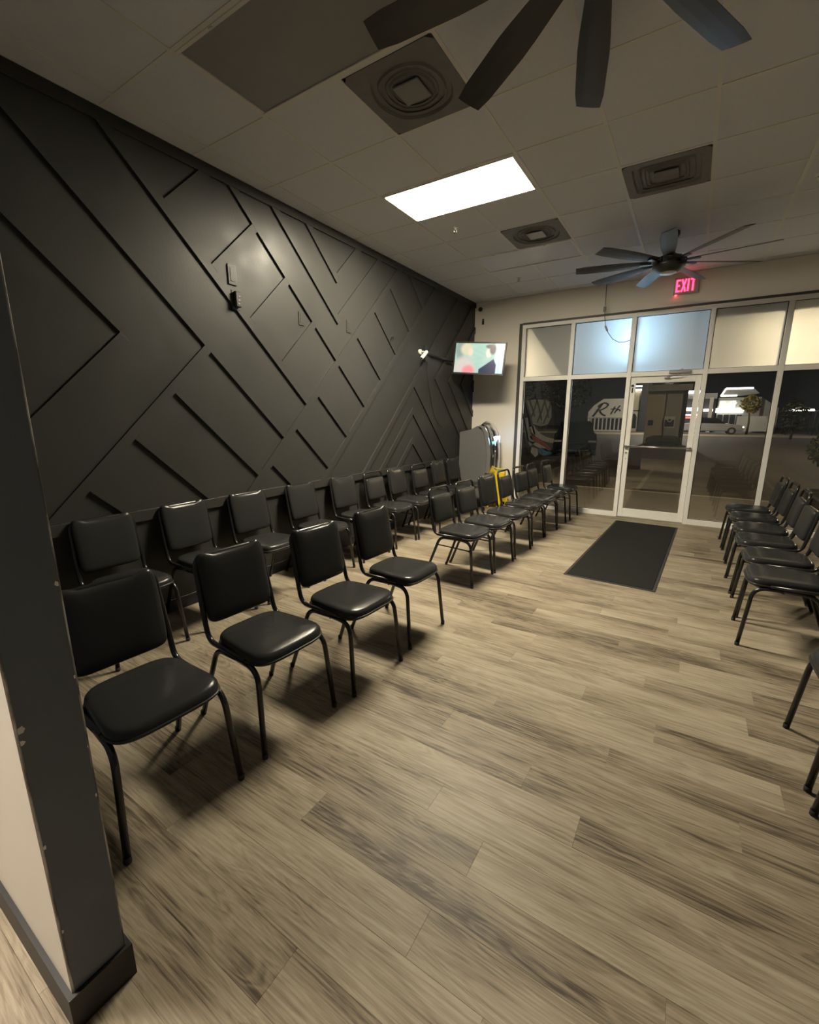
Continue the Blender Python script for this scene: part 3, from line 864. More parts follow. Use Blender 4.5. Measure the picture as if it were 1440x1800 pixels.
TW, TH = 0.396, 0.2385
tvbody = bpy.data.objects.new('cabinet', None)
def tvpart(name, bm, mat, parent=tv):
    o = obj(name, bm, mat, parent)
    return o
bm = bm_new(); f = 0.021
add_box(bm, -TW, TW, -0.012, 0.0, TH - f, TH, 0.002); add_box(bm, -TW, TW, -0.012, 0.0, -TH, -TH + f + 0.004, 0.002)
add_box(bm, -TW, -TW + f, -0.012, 0.0, -TH + f, TH - f, 0.002); add_box(bm, TW - f, TW, -0.012, 0.0, -TH + f, TH - f, 0.002)
tvpart('bezel', bm, black_plastic)
tvpart('back_shell', loft([[(sx * TW * k, yy, sz * TH * k) for sx, sz in ((-1, -1), (1, -1), (1, 1), (-1, 1))] for k, yy in ((1, 0.0), (1, 0.02), (0.72, 0.055), (0.70, 0.06))], smooth=False), black_plastic)
NU, NV = 96, 56
bm = bm_new(); col = bm.loops.layers.float_color.new('picture')
grid = [[bm.verts.new((-TW + f + (2 * TW - 2 * f) * i / NU, -0.004, -TH + f + 0.004 + (2 * TH - 2 * f - 0.004) * j / NV)) for i in range(NU + 1)] for j in range(NV + 1)]
for j in range(NV):
    for i in range(NU):
        fc = bm.faces.new((grid[j][i], grid[j][i + 1], grid[j + 1][i + 1], grid[j + 1][i]))
        for lp, (a, b_) in zip(fc.loops, ((i, j), (i + 1, j), (i + 1, j + 1), (i, j + 1))):
            lp[col] = (*tv_color(a / NU, b_ / NV), 1)
mt, nt, b = newmat('tv_picture')
at = node(nt, 'ShaderNodeAttribute'); at.attribute_name = 'picture'
nt.links.new(at.outputs['Color'], b.inputs['Emission Color']); b.inputs['Emission Strength'].default_value = TV_GLOW
b.inputs['Base Color'].default_value = (0.01, 0.01, 0.01, 1); b.inputs['Roughness'].default_value = 0.25
me = bpy.data.meshes.new('screen'); bm.to_mesh(me); bm.free(); me.materials.append(mt)
obj('screen', me, mt, tv)
tv.rotation_euler = (math.radians(-4), math.radians(4.0), math.radians(11))
arm = thing('tv_mount', 'black swing arm holding the television out from the dark wall', 'tv mount', (XL, 5.66, 2.39))
obj('wall_bracket', box(0, 0.03, -0.04, 0.04, -0.11, 0.11, 0.004), black_metal, arm)
obj('swing_arm', tube([(0.03, 0, 0.0), (0.060, 0.87, -0.03)], 0.018, 8), black_metal, arm)
obj('swing_arm', tube([(0.060, 0.87, -0.03), (0.36, 0.885, -0.03)], 0.016, 8), black_metal, arm)
obj('pivot', tube([(0.060, 0.87, -0.07), (0.060, 0.87, 0.02)], 0.024, 10), black_metal, arm)
cd = tag(obj('power_cable', tube([(XL + 0.024, 5.68, 2.26), (XL + 0.024, 5.70, 2.10), (XL + 0.024, 5.76, 1.90), (XL + 0.024, 5.83, 1.70), (XL + 0.024, 5.92, 1.52), (XL + 0.024, 6.03, 1.42), (XL + 0.024, 6.15, 1.36)], 0.005, 6), charcoal), 'dark cord trailing down the panelled wall below the television arm', 'cord')

# ------------------------------------------------------------------ grey machine with chrome front in the corner
mc = thing('wall_machine', 'tall grey machine with curved chrome front in the corner under the television', 'machine', (XL + BT + 0.004, 6.80, 0))
prof = [(0.0, 0.40), (0.44, 0.40), (0.50, 0.50), (0.535, 0.70), (0.54, 0.90), (0.52, 1.08), (0.48, 1.24), (0.42, 1.34), (0.34, 1.365), (0.22, 1.31), (0.0, 1.262)]
obj('side_panel', prism([(x * 0.93, z) for x, z in prof], 'y', 0.0, 0.03), grey_plastic, mc)
obj('body', prism([(x * 0.92, z) for x, z in prof], 'y', 0.03, 0.47), grey_plastic, mc)
obj('side_panel', prism([(x * 0.93, z) for x, z in prof], 'y', 0.47, 0.50), grey_plastic, mc)
front = [(0.355, 1.372), (0.42, 1.352), (0.485, 1.25), (0.525, 1.09), (0.545, 0.90), (0.54, 0.70), (0.525, 0.60)]
def strip(y0, y1, off0, off1):
    bm = bm_new()
    P = front
    outer, inner = [], []
    for i, (x, z) in enumerate(P):
        a = Vector(P[max(i - 1, 0)]); c = Vector(P[min(i + 1, len(P) - 1)]); d = (c - a).normalized(); nn = Vector((-d.y, d.x))
        if nn.x < 0 and nn.y < 0: nn = -nn
        outer.append((x + nn.x * off1, z + nn.y * off1)); inner.append((x + nn.x * off0, z + nn.y * off0))
    add_prism(bm, outer + inner[::-1], 'y', y0, y1)
    return bm
obj('silver_edge', strip(0.0, 0.045, -0.045, 0.012), silver_plastic, mc)
obj('silver_edge', strip(0.455, 0.50, -0.045, 0.012), silver_plastic, mc)
bm = bm_new()
NY = 10
rows = []
for i, (x, z) in enumerate(front):
    a = Vector(front[max(i - 1, 0)]); c = Vector(front[min(i + 1, len(front) - 1)]); d = (c - a).normalized(); nn = Vector((-d.y, d.x))
    if nn.x < 0: nn = -nn
    rows.append([bm.verts.new((x + nn.x * (0.005 + 0.075 * math.sin(math.pi * k / NY)), 0.045 + 0.41 * k / NY, z + nn.y * (0.005 + 0.075 * math.sin(math.pi * k / NY)))) for k in range(NY + 1)])
for A, B in zip(rows, rows[1:]):
    for k in range(NY): bm.faces.new((A[k], A[k + 1], B[k + 1], B[k])).smooth = True
cf = obj('chrome_front', bm, chrome, mc)
sd = cf.modifiers.new('thickness', 'SOLIDIFY'); sd.thickness = 0.006
obj('display', box(0.570, 0.590, 0.15, 0.34, 1.04, 1.20, 0.003), machine_screen, mc)
obj('button', add_lathe(bm_new(), [(0.022 * math.sin(math.pi * k / 6), 0.022 * math.cos(math.pi * k / 6)) for k in range(7)], 12, (0.585, 0.115, 1.10)), machine_led, mc)
obj('slot_panel', box(0.575, 0.592, 0.09, 0.15, 0.90, 1.06, 0.004), black_plastic, mc)
obj('slot_panel', box(0.570, 0.588, 0.09, 0.16, 0.72, 0.86, 0.004), black_plastic, mc)
obj('knob', tube([(0.575, 0.12, 0.955), (0.612, 0.12, 0.955)], 0.016, 12), chrome, mc)
obj('pedestal', box(0.03, 0.40, 0.06, 0.44, 0.0, 0.40, 0.01), grey_plastic, mc)

# yellow folding floor sign leaning at the corner behind the chairs
ys = thing('floor_sign', 'yellow plastic folding floor sign behind the chairs beside the storefront frame', 'floor sign', (-2.66, 6.97, 0), math.radians(-18))
for sgn in (-1, 1):
    bm = bm_new()
    tilt = math.radians(10) * sgn
    pan = obj('panel', None or box(-0.15, 0.15, -0.012, 0.012, 0.10, 0.62, 0.006), yellow_plastic, ys)
    pan.location = (0, 0.115 * sgn, 0); pan.rotation_euler = (tilt, 0, 0)
    for xx in (-0.12, 0.12):
        obj('foot', box(xx - 0.03, xx + 0.03, -0.012, 0.012, 0.005, 0.10, 0.005), yellow_plastic, pan)
    obj('recess', box(-0.11, 0.11, -0.015 if sgn < 0 else 0.012, -0.012 if sgn < 0 else 0.015, 0.18, 0.54), yellow_plastic, pan)
    bm.free()
obj('handle', tube(fillet([(-0.15, 0, 0.60), (-0.15, 0, 0.665), (0.15, 0, 0.665), (0.15, 0, 0.60)], 0.03, 4), 0.012, 8), yellow_plastic, ys)

# ------------------------------------------------------------------ door mat
dm = thing('door_mat', 'long dark ribbed entrance mat on the floor before the glass door', 'mat', (-0.45, 5.63, 0), math.radians(-2.2))
obj('carpet', box(-0.375, 0.375, -1.36, 1.36, 0.001, 0.010, 0.003), mat_mat, dm)
bm = bm_new()
for a in ((-0.40, 0.40, -1.385, -1.36), (-0.40, 0.40, 1.36, 1.385), (-0.40, -0.375, -1.36, 1.36), (0.375, 0.40, -1.36, 1.36)):
    add_box(bm, *a, 0.0005, 0.006, 0.002)
obj('rubber_edge', bm, mat_edge, dm)

# ------------------------------------------------------------------ chairs (front faces +x)
def seat_outline(scale, z, n=44):
    pts = []
    for k in range(n):
        a = 2 * math.pi * k / n; c, s = math.cos(a), math.sin(a)
        e = 0.24
        x = 0.208 * math.copysign(abs(c) ** (2 * e / 1.2), c); y = math.copysign(abs(s) ** (2 * e), s)
        hw = 0.196 + 0.016 * (x / 0.208)
        pts.append((0.042 + x * scale, y * hw * scale, z))
    return pts
def seat_mesh():
    lay = [seat_outline(0.93, 0.424), seat_outline(0.985, 0.428), seat_outline(1.0, 0.438), seat_outline(1.0, 0.458), seat_outline(0.985, 0.470), seat_outline(0.95, 0.479), seat_outline(0.88, 0.4835), seat_outline(0.55, 0.4855), seat_outline(0.2, 0.486)]
    # front edge rolls down a little
    out = []
    for L in lay:
        out.append([(x, y, z - (0.014 * max(0, (x - 0.18) / 0.07) ** 2 if z > 0.45 else 0)) for x, y, z in L])
    return loft(out)
def back_outline(style, sc_, n=56):
    """outline in (y, v) with v up along the leaning back"""
    pts = []
    if style == 1:
        hw, v0, v1, e = 0.185, 0.060, 0.392, 0.11
    else:
        hw, v0, v1, e = 0.172, 0.066, 0.330, 0.10
    cv, hv = (v0 + v1) / 2, (v1 - v0) / 2
    for k in range(n):
        a = 2 * math.pi * (k + 0.5) / n; c, s = math.cos(a), math.sin(a)
        y = hw * math.copysign(abs(c) ** (2 * e), c); v = hv * math.copysign(abs(s) ** (2 * e), s)
        if style == 1 and v > 0:
            v += (v / hv) ** 3 * (0.016 * (abs(y) / hw) ** 2 - 0.020 * math.cos(math.pi * y / hw))
        if v < 0: y *= 1.0 + 0.02 * v / hv
        pts.append((y * sc_, cv + v * (1 - (1 - sc_) * hw / hv * 0.9)))
    return pts
LEAN = math.radians(11.0)
BASE = Vector((-0.168, 0, 0.46))
def lean(off, y, v):
    # off: forward offset from the back plane
    x = BASE.x - v * math.sin(LEAN) + off * math.cos(LEAN)
    z = BASE.z + v * math.cos(LEAN) + off * math.sin(LEAN)
    return (x, y, z)
def back_mesh(style):
    lay = []
    for sc_, off in ((0.90, -0.014), (0.975, -0.013), (1.0, -0.006), (1.0, 0.010), (0.985, 0.019), (0.95, 0.025), (0.85, 0.030), (0.6, 0.033), (0.25, 0.034)):
        lay.append([lean(off, y, v) for y, v in back_outline(style, sc_)])
    return loft(lay)
TR = 0.0128
def leg_front(sg):
    p = [(0.252, 0.222 * sg, 0.012), (0.214, 0.200 * sg, 0.418), (0.06, 0.196 * sg, 0.424)]
    return tube(fillet(p, 0.075, 7), TR, 10)
def leg_rear(sg):
    p = [(-0.262, 0.214 * sg, 0.012), (-0.105, 0.196 * sg, 0.420), (0.07, 0.196 * sg, 0.424)]
    return tube(fillet(p, 0.06, 7), TR, 10)
def back_frame(style):
    vtop = 0.398 if style == 1 else 0.402
    r = 0.055 if style == 1 else 0.065
    hwb, hwt = 0.197, (0.186 if style == 1 else 0.178)
    p = []
    left = [(0.13, hwb, 0.440), (-0.165, hwb, 0.442), lean(-0.004, hwb, 0.10), lean(-0.006, hwt, vtop)]
    right = [(x, -y, z) for x, y, z in left][::-1]
    P = fillet(left + right, r, 7)
    return tube(P, TR, 10)
def glide():
    return add_lathe(bm_new(), [(0, 0.0), (0.0125, 0.0), (0.0138, 0.004), (0.0136, 0.024), (0, 0.024)], 10)
CH = {}
for st in (1, 2):
    CH[st] = dict(
        seat=to_mesh('seat', seat_mesh(), vinyl), piping=to_mesh('piping', tube([(x, y, z) for x, y, z in seat_outline(1.003, 0.440)], 0.0055, 6, closed=True), vinyl_worn),
        pan=to_mesh('seat_pan', loft([seat_outline(0.86, 0.412), seat_outline(0.9, 0.430)], smooth=False), black_plastic),
        back=to_mesh('backrest', back_mesh(st), vinyl if st == 1 else vinyl_worn),
        frame=to_mesh('back_frame', back_frame(st), tube_mat),
        lf=[to_mesh('leg', leg_front(s), tube_mat) for s in (1, -1)], lr=[to_mesh('leg', leg_rear(s), tube_mat) for s in (1, -1)],
        glide=to_mesh('glide', glide(), rubber),
        stretch=[to_mesh('stretcher', tube([(0.222, 0.206 * s, 0.335), (-0.135, 0.199 * s, 0.345)], 0.006, 8), tube_mat) for s in (1, -1)],
        cross=to_mesh('cross_bar', tube([(0.06, 0.196, 0.412), (0.06, -0.196, 0.412)], 0.009, 8), tube_mat))
def make_chair(st, loc, rz, label, group):
    t = thing('stacking_chair', label, 'chair', loc, rz, group)
    M = CH[st]
    s = obj('seat', M['seat'], None, t); obj('piping', M['piping'], None, s); obj('seat_pan', M['pan'], None, s)
    obj('backrest', M['back'], None, t); obj('back_frame', M['frame'], None, t); obj('cross_bar', M['cross'], None, t)
    for k, sg in enumerate((1, -1)):
        a = obj('leg', M['lf'][k], None, t); g = obj('glide', M['glide'], None, a); g.location = (0.253, 0.2225 * sg, 0)
        a = obj('leg', M['lr'][k], None, t); g = obj('glide', M['glide'], None, a); g.location = (-0.265, 0.2145 * sg, 0)
        if st == 2: obj('stretcher', M['stretch'][k], None, t)
    return t
ORD = ['first', 'second', 'third', 'fourth', 'fifth', 'sixth', 'seventh', 'eighth', 'ninth', 'tenth', 'eleventh', 'twelfth']
FF = 0.252   # front feet ahead of the chair origin
# row against the panelled wall
rowA = [(1, -2.79, 1.30, -1), (1, -2.80, 1.88, 1.5), (1, -2.785, 2.45, -1), (1, -2.77, 3.08, 1), (1, -2.765, 3.70, -2), (2, -2.762, 4.285, 0.5), (1, -2.75, 4.77, 1), (2, -2.74, 5.33, -1), (1, -2.73, 5.87, 1), (1, -2.73, 6.37, 0)]
for i, (st, fx, y, a) in enumerate(rowA):
    kind = 'black vinyl chair' if st == 1 else 'black handle-back chair'
    make_chair(st, (fx - FF, y, 0), math.radians(a), '%s, %s from the grey partition in the row against the panelled wall' % (kind, ORD[i]), 'chairs against the panelled wall')
# middle row, its backs to the wall row
rowB = [(1, -1.475, 0.747, -3.5), (1, -1.458, 1.320, -2.5), (1, -1.405, 1.886, -2), (1, -1.417, 2.475, -1.2), (2, -1.507, 3.676, -2), (2, -1.474, 4.170, -4), (1, -1.449, 4.700, -4), (2, -1.450, 5.283, -2), (2, -1.420, 5.78, -5), (2, -1.402, 6.255, -1), (2, -1.368, 6.87, -2)]
for i, (st, fx, y, a) in enumerate(rowB):
    kind = 'black vinyl chair' if st == 1 else 'black handle-back chair'
    make_chair(st, (fx - FF, y, 0), math.radians(a), '%s, %s from the grey partition in the freestanding middle row' % (kind, ORD[i]), 'chairs of the middle row')
# row on the right, facing the middle of the room
rowC = [(1, 0.579, 1.82, 180), (1, 0.579, 2.405, 181), (1, 0.436, 3.713, 179), (2, 0.462, 4.235, 180), (2, 0.450, 4.785, 181), (2, 0.464, 5.29, 179), (2, 0.468, 5.86, 180), (2, 0.462, 6.40, 180)]
for i, (st, fx, y, a) in enumerate(rowC):
    kind = 'black vinyl chair' if st == 1 else 'black handle-back chair'
    make_chair(st, (fx + FF, y, 0), math.radians(a), '%s, %s from the storefront in the right-hand row' % (kind, ORD[len(rowC) - 1 - i]), 'chairs of the right-hand row')

# ------------------------------------------------------------------ outside: paving, canopy, lamps
struct('sidewalk', box(-25, 25, YB + 0.12, 10.2, -0.15, -0.01), concrete)
struct('sidewalk_kerb', box(-25, 25, 10.2, 10.36, -0.15, -0.015), curb_mat)
struct('parking_lot', box(-60, 60, 10.36, 46.0, -0.26, -0.14), asphalt)
struct('far_kerb', box(-60, 60, 46.0, 46.4, -0.26, 0.0), curb_mat)
struct('far_sidewalk', box(-60, 60, 46.4, 80, -0.26, -0.01), concrete)
for k, (x, y) in enumerate([(-3.6, 13.5), (-0.9, 13.5), (1.8, 13.5), (4.5, 13.5)]):
    tag(obj('parking_line', box(x - 0.05, x + 0.05, y - 2.4, y + 2.4, -0.141, -0.137), paint_white), 'white painted parking line on the asphalt outside, %s from the left' % ORD[k], 'parking line', 'parking lines')
can = thing('storefront_canopy', 'flat canopy outside above the storefront windows', 'canopy', (0, YB + 0.12, 3.12))
obj('slab', box(-5.0, 5.0, 0.0, 1.12, 0.0, 0.16), bld_grey, can)
obj('fascia', box(-5.0, 5.0, 1.12, 1.16, -0.02, 0.40), bld_grey, can)
obj('shade_board', prism([(-1.86, -1.02), (-1.66, -1.02), (-1.66, -0.02), (-2.46, -0.02), (-2.46, -0.20)], 'y', -0.022, -0.007), bld_grey, can)  # added board, cut diagonally to throw a slanted shade edge on the first transom
obj('shade_board', box(-2.12, 0.04, 0.13, 0.16, -0.96, -0.02), bld_grey, can)  # added board, keeps outside light off the second and third transoms
obj('shade_board', box(0.04, 2.6, -0.022, -0.007, -0.375, -0.02), bld_grey, can)  # added strip, shades the top of the right-hand transoms
hg = thing('tube_light', 'upright bluish white tube light outside behind the transom glass above the door', 'lamp', (-0.90, YB + 0.17, 2.2))
obj('tube', tube([(0, 0, 0.12), (0, 0, 0.66)], 0.013, 10), led_mat, hg)
for z in (0.09, 0.66): obj('end_cap', tube([(0, 0, z), (0, 0, z + 0.03)], 0.02, 10), white_plastic, hg)
obj('bracket', box(-0.03, 0.03, 0.03, 0.045, 0.05, 0.70), white_plastic, hg)
for (x_, y_, z_, lab) in ((0.98, 0.40, 2.46, 'bare warm bulb hanging outside behind the right transom windows'), (2.05, 0.45, 2.46, 'bare warm bulb hanging outside furthest to the right'), (-2.62, 0.55, 2.30, 'bare warm bulb hanging outside behind the leftmost transom window')):
    sq = thing('hanging_bulb', lab, 'lamp', (x_, YB + y_, z_), 0, 'bulbs under the canopy')
    obj('bulb', add_lathe(bm_new(), [(0.030 * math.sin(math.pi * k / 8), 0.030 * math.cos(math.pi * k / 8)) for k in range(9)], 14), sconce_mat, sq)
    obj('stem', tube([(0, 0, 0.028), (0, 0, 3.119 - z_)], 0.010, 8), black_metal, sq)
# parking lot lamp post
lp = thing('lot_lamp', 'tall parking lot lamp post standing out of view to the right', 'lamp post', (9.0, 24.0, -0.14))
obj('pole', tube([(0, 0, 0), (0, 0, 7.0)], 0.07, 10), black_metal, lp)
obj('head', box(-0.5, 0.1, -0.18, 0.18, 7.0, 7.14, 0.02), black_metal, lp)
point_lamp('lot_lamp_light', (8.7, 24.0, 6.72), LOT_LAMP_W, (1.0, 0.78, 0.48), 0.12)
point_lamp('plaza_light', (-2.0, 44.0, 4.2), 1500, (1.0, 0.92, 0.78), 0.3)

# ------------------------------------------------------------------ outside: shops across the lot
Y2 = 52.0
def shop(name, label, parts, loc=(0, Y2, 0)):
    t = thing(name, label, 'building', loc)
    for (nm, bm, mat) in parts: obj(nm, bm, mat, t)
    return t
sh = shop('script_sign_shop', 'pale shop front with dark script lettering across the lot', [
    ('wall', prism([(-9.75, 0), (-6.2, 0), (-6.2, 3.35), (-8.3, 3.35), (-9.2, 2.7), (-9.75, 2.0)], 'y', 0, 3), bld_white)])
for k in range(8):
    xx = -9.45 + 0.40 * k
    obj('post', box(xx, xx + 0.10, -0.12, 0, 0.05, 1.35), bld_white, sh)
    w_ = obj('window', box(xx + 0.12, xx + 0.36, -0.05, 0, 0.1, 1.3), bld_glass, sh)
obj('ledge', box(-9.75, -6.2, -0.2, 0, 1.38, 1.48), bld_white, sh)
obj('step', box(-9.6, -6.2, -0.9, 0, -0.01, 0.10), bld_white, sh)
def stroke(pts, w, parent, mat):
    obj('letter_stroke', prism(band(pts, w), 'y', -0.10, -0.06), mat, parent)
stroke(quad_curve((-9.25, 1.45), (-8.75, 2.2), (-8.35, 2.85)), 0.085, sh, bld_dark)
stroke(quad_curve((-8.75, 2.55), (-8.2, 3.15), (-7.75, 2.75), 12), 0.075, sh, bld_dark)
stroke(quad_curve((-7.75, 2.75), (-7.95, 2.35), (-8.60, 2.15), 12), 0.07, sh, bld_dark)
stroke(quad_curve((-8.60, 2.15), (-8.35, 1.65), (-7.95, 1.60), 10), 0.07, sh, bld_dark)
stroke(quad_curve((-7.45, 1.75), (-7.25, 2.1), (-7.10, 2.55)), 0.06, sh, bld_dark)
stroke([(-7.50, 2.25), (-6.95, 2.32)], 0.045, sh, bld_dark)
stroke(quad_curve((-7.10, 1.85), (-6.85, 2.3), (-6.62, 2.65)), 0.06, sh, bld_dark)
stroke(quad_curve((-6.95, 2.1), (-6.65, 2.4), (-6.55, 2.05)), 0.05, sh, bld_dark)
cs = shop('cream_shop', 'cream shop bay with dark arched window across the lot', [
    ('wall', box(-6.1, -4.7, 0, 3, 0, 4.3), bld_cream),
    ('arch_window', prism([(-5.55, 0.3), (-4.95, 0.3)] + [(-5.25 + 0.30 * math.cos(a), 1.25 + 0.55 * math.sin(a)) for a in [math.pi * k / 10 for k in range(11)]], 'y', -0.05, 0), bld_glass),
    ('band', box(-6.1, -4.7, -0.06, 0, 2.05, 2.15), bld_dark),
    ('pillar', box(-4.7, -3.85, -0.5, 0.3, 0, 4.75), bld_dark)])
for z in (4.45, 4.1): obj('tube_light', box(-5.55, -4.55, -0.3, -0.15, z, z + 0.16), shop_light, cs)  # bars here partly stand in for reflections of the room's own lights
kw = shop('poster_wall', 'grey rendered wall with posters, seen through the glass door', [
    ('wall', box(-2.46, -1.42, 0, 0.4, -0.14, 3.1), bld_cream), ('wall', box(-1.42, -0.50, -0.05, 0.4, -0.14, 3.0), bld_grey),
    ('fascia', box(-2.46, -0.2, -0.35, 0.4, 3.0, 3.35), bld_grey), ('corner_post', box(-0.55, -0.38, -0.1, 0.4, -0.14, 3.0), bld_dark)], (0, 31.0, 0))
ps = obj('poster', box(-1.44, -0.88, -0.075, -0.05, 0.86, 1.52), bld_white, kw)
obj('poster_print', box(-1.40, -0.92, -0.082, -0.075, 0.92, 1.32), bld_dark, ps)
obj('poster_print', prism([(-1.16 + 0.13 * math.cos(a), 1.30 + 0.12 * math.sin(a)) for a in [2 * math.pi * k / 16 for k in range(16)]], 'y', -0.090, -0.082), bld_white, ps)
obj('poster_print', prism([(-1.16 + 0.075 * math.cos(a), 1.31 + 0.07 * math.sin(a)) for a in [2 * math.pi * k / 16 for k in range(16)]], 'y', -0.096, -0.090), bld_dark, ps)
ps = obj('poster', box(-2.30, -2.02, -0.03, 0.0, 0.98, 1.30), bld_dark, kw)
ls = shop('lit_shops', 'dark shop row with long white tube lights across the lot', [
    ('wall', box(-3.6, 1.75, 0.5, 4, 0, 3.6), bld_dark), ('parapet', box(-3.6, 1.75, 0.2, 0.5, 3.2, 3.7), bld_grey),
    ('corner_column', box(1.20, 1.50, -0.3, 0.1, 0.0, 3.3), bld_white)])
for (a, b_, z, hh, m_) in ((-1.25, 0.45, 2.05, 0.32, shop_light), (-0.85, 0.35, 1.60, 0.12, shop_light), (-0.75, 0.4, 3.72, 0.26, shop_light), (0.75, 1.55, 2.0, 0.22, shop_light)):
    obj('tube_light', box(a, b_, 0.05, 0.25, z, z + hh), m_, ls)  # some of these stand in for room lights reflected in the door glass
obj('red_sign', box(-0.7, 0.35, 0.1, 0.2, 1.32, 1.52), shop_red, ls)
cn = shop('canopied_shop', 'pale building with white-edged roof and long light strip across the lot', [
    ('wall', box(1.9, 5.2, 0.8, 4, 0, 3.3), bld_grey), ('display_glow', box(2.0, 3.3, 0.7, 0.8, 2.35, 3.0), shop_light2),
    ('roof', prism([(1.98, 3.42), (3.6, 3.42), (4.9, 3.6), (4.35, 4.15), (2.25, 4.15)], 'y', 0.0, 3.0), bld_grey),
    ('side_wall', prism([(4.3, 0), (6.6, 0), (6.6, 2.3), (5.2, 3.3), (4.3, 3.3)], 'y', 1.2, 4), bld_grey),
    ('low_wall', box(3.45, 5.8, -1.2, -1.0, 0.2, 1.55), bld_white)])
for (p, q) in (((2.35, 4.08), (4.4, 4.08)), ((2.0, 3.42), (3.25, 3.42))):
    obj('edge_light', box(p[0], q[0], -0.06, 0.0, p[1] - 0.07, p[1] + 0.07), shop_light, cn)
obj('edge_light', prism([(1.95, 3.42), (2.09, 3.42), (2.40, 4.08), (2.28, 4.08)], 'y', -0.06, 0.0), shop_light, cn)
obj('tube_light', box(1.78, 3.95, 0.5, 0.7, 1.88, 2.28), shop_light, cn)
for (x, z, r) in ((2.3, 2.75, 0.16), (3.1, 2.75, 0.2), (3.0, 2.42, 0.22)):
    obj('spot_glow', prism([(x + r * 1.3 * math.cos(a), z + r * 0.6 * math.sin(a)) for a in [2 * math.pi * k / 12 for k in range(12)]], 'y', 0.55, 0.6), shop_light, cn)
for k in range(4):
    obj('window', box(2.0 + 0.5 * k, 2.4 + 0.5 * k, 0.72, 0.8, 0.5, 1.7), bld_glass, cn)
for i, (x, y, w_) in enumerate(((7.6, 49.5, 0.9), (9.6, 50.0, 0.8))):
    t = thing('market_tent', 'white lit tent roof across the lot, %s one' % ('left' if i == 0 else 'right'), 'tent', (x, y, 0), 0, 'tents across the lot')
    obj('roof', loft([[(sx * w_, sy * w_, 1.95) for sx, sy in ((-1, -1), (1, -1), (1, 1), (-1, 1))], [(sx * 0.1, sy * 0.1, 2.5) for sx, sy in ((-1, -1), (1, -1), (1, 1), (-1, 1))]], smooth=False), bld_white, t)
    obj('lamp', box(-w_ * 0.8, w_ * 0.8, -w_ - 0.06, -w_ - 0.02, 1.98, 2.12), shop_light, t)
    for sx in (-1, 1):
        for sy in (-1, 1):
            obj('leg', tube([(sx * w_ * 0.95, sy * w_ * 0.95, 0), (sx * w_ * 0.95, sy * w_ * 0.95, 1.96)], 0.04, 6), bld_dark, t)

def tree(loc, h, rx, rz, mat, label, seed):
    t = thing('tree', label, 'tree', loc)
    obj('trunk', tube([(0, 0, 0), (0.05, 0, h * 0.3), (-0.03, 0.02, h * 0.62)], lambda u: 0.10 - 0.05 * u, 8), bark, t)
    rnd = random.Random(seed); bm = bm_new()
    for k in range(420):
        a, b_ = rnd.uniform(0, 2 * math.pi), rnd.uniform(-1, 1); r = rnd.uniform(0.55, 1.0) ** 0.6
        q = math.sqrt(1 - b_ * b_)
        p = Vector((rx * r * q * math.cos(a), rx * r * q * math.sin(a), h - rz + rz * r * b_))
        d1 = Vector((rnd.uniform(-1, 1), rnd.uniform(-1, 1), rnd.uniform(-0.6, 0.6))).normalized(); d2 = d1.cross(Vector((rnd.uniform(-1, 1), rnd.uniform(-1, 1), rnd.uniform(-1, 1)))).normalized()
        L, W = rnd.uniform(0.12, 0.26), rnd.uniform(0.04, 0.08)
        vs = [bm.verts.new(p + v) for v in (-d1 * L, d2 * W, d1 * L, -d2 * W)]
        bm.faces.new(vs)
    o = obj('foliage', bm, mat, t); o['kind'] = 'stuff'
    return t
tree((4.1, 48.5, -0.01), 3.3, 0.75, 0.75, leaf_lit, 'yellow-green lit tree in front of the canopied shop across the lot', 1)
tree((6.3, 43.0, -0.14), 2.95, 0.85, 1.25, leaf_dark, 'round dark tree at the right edge of the windows, across the lot', 2)
tree((-8.5, 36.0, -0.14), 5.2, 1.9, 1.6, leaf_dark, 'large dim tree left of the script-sign shop across the lot', 3)
tree((-13.5, 38.0, -0.14), 5.6, 2.0, 1.8, leaf_dark, 'large dim tree furthest left across the lot', 4)

pt = thing('planter', 'dark round shrub in a pot just outside the right window', 'plant', (1.85, 9.3, -0.01))
obj('pot', add_lathe(bm_new(), [(0, 0), (0.15, 0), (0.20, 0.36), (0.22, 0.38), (0.19, 0.38), (0.17, 0.33), (0, 0.33)], 18), base_black, pt)
obj('stem', tube([(0, 0, 0.3), (0.01, 0, 0.95)], 0.018, 8), bark, pt)
rnd = random.Random(9); bm = bm_new()
for k in range(700):
    d = Vector((rnd.gauss(0, 1), rnd.gauss(0, 1), rnd.gauss(0, 1))).normalized(); p = Vector((0, 0, 1.02)) + d * 0.27 * rnd.uniform(0.6, 1.0)
    d1 = Vector((rnd.gauss(0, 1), rnd.gauss(0, 1), rnd.gauss(0, 1))).normalized(); d2 = d1.cross(d).normalized()
    bm.faces.new([bm.verts.new(p + v) for v in (-d1 * 0.045, d2 * 0.018, d1 * 0.045, -d2 * 0.018)])
o = obj('foliage', bm, leaf_dark, pt); o['kind'] = 'stuff'

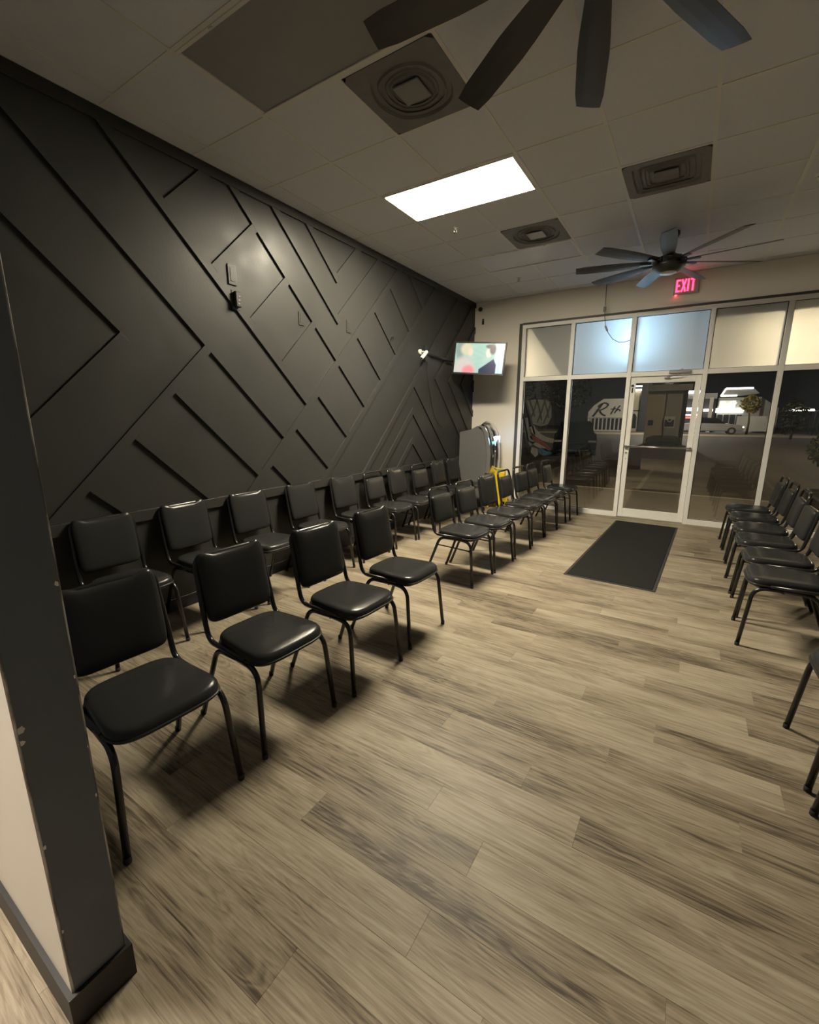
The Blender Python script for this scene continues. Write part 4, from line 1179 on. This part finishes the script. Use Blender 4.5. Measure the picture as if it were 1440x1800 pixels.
# hedge clump and parked cars
hd = tag(obj('hedge', loft([[(-1.0 * k + 0.1 * math.sin(3 * z), -0.5 * k, z), (1.0 * k, -0.55 * k, z), (1.1 * k, 0.5 * k, z), (-1.05 * k, 0.5 * k, z)] for k, z in ((0.8, 0), (0.9, 0.2), (0.85, 0.42), (0.5, 0.55))], smooth=False), leaf_dark), 'low dark hedge at the foot of the poster wall outside', 'hedge')
hd.location = (-1.35, 30.2, -0.14)
def car(loc, rz, paint, label, lights):
    t = thing('parked_car', label, 'car', loc, rz)
    body = [(-2.2, 0.28), (2.2, 0.28), (2.25, 0.55), (2.1, 0.78), (1.2, 0.92), (-1.75, 0.95), (-2.2, 0.85), (-2.25, 0.5)]
    cab = [(-1.6, 0.93), (0.95, 0.90), (0.25, 1.40), (-0.95, 1.44)]
    bmb = prism(body, 'y', -0.86, 0.86); bmesh.ops.bevel(bmb, geom=list(bmb.edges), offset=0.06, segments=2, affect='EDGES')
    obj('body', bmb, paint, t)
    lay = [[(x, s * 0.80, z) for x, z in cab] for s in (-1,)]
    obj('cabin', loft([[(x * k, -0.80 * w_, z) for (x, z), k, w_ in zip(cab, (1, 1, 1, 1), (1, 1, 0.8, 0.8))], [(x, 0.80 * w_, z) for (x, z), w_ in zip(cab, (1, 1, 0.8, 0.8))]], smooth=False), car_glass, t)
    for x in (-1.4, 1.4):
        for s in (-1, 1):
            w_ = obj('wheel', tube([(x, s * 0.70, 0.31), (x, s * 0.88, 0.31)], 0.31, 18), rubber, t)
            obj('hub_cap', tube([(x, s * 0.88, 0.31), (x, s * 0.89, 0.31)], 0.17, 12), satin_metal, w_)
    for s in (-1, 1):
        obj('headlamp', box(2.14, 2.24, s * 0.68 - 0.16, s * 0.68 + 0.16, 0.58, 0.70, 0.02), lights, t)
    obj('windscreen_trim', box(-1.7, 1.0, -0.02, 0.02, 0.94, 0.95), paint, t)
    return t
car((-4.55, 21.6, -0.14), math.radians(-78), car_paint, 'black car parked in the dark lot left of the door', chrome)
car((1.5, 47.9, -0.01), math.radians(3), car_paint2, 'silver car parked under the light strip across the lot', shop_light)
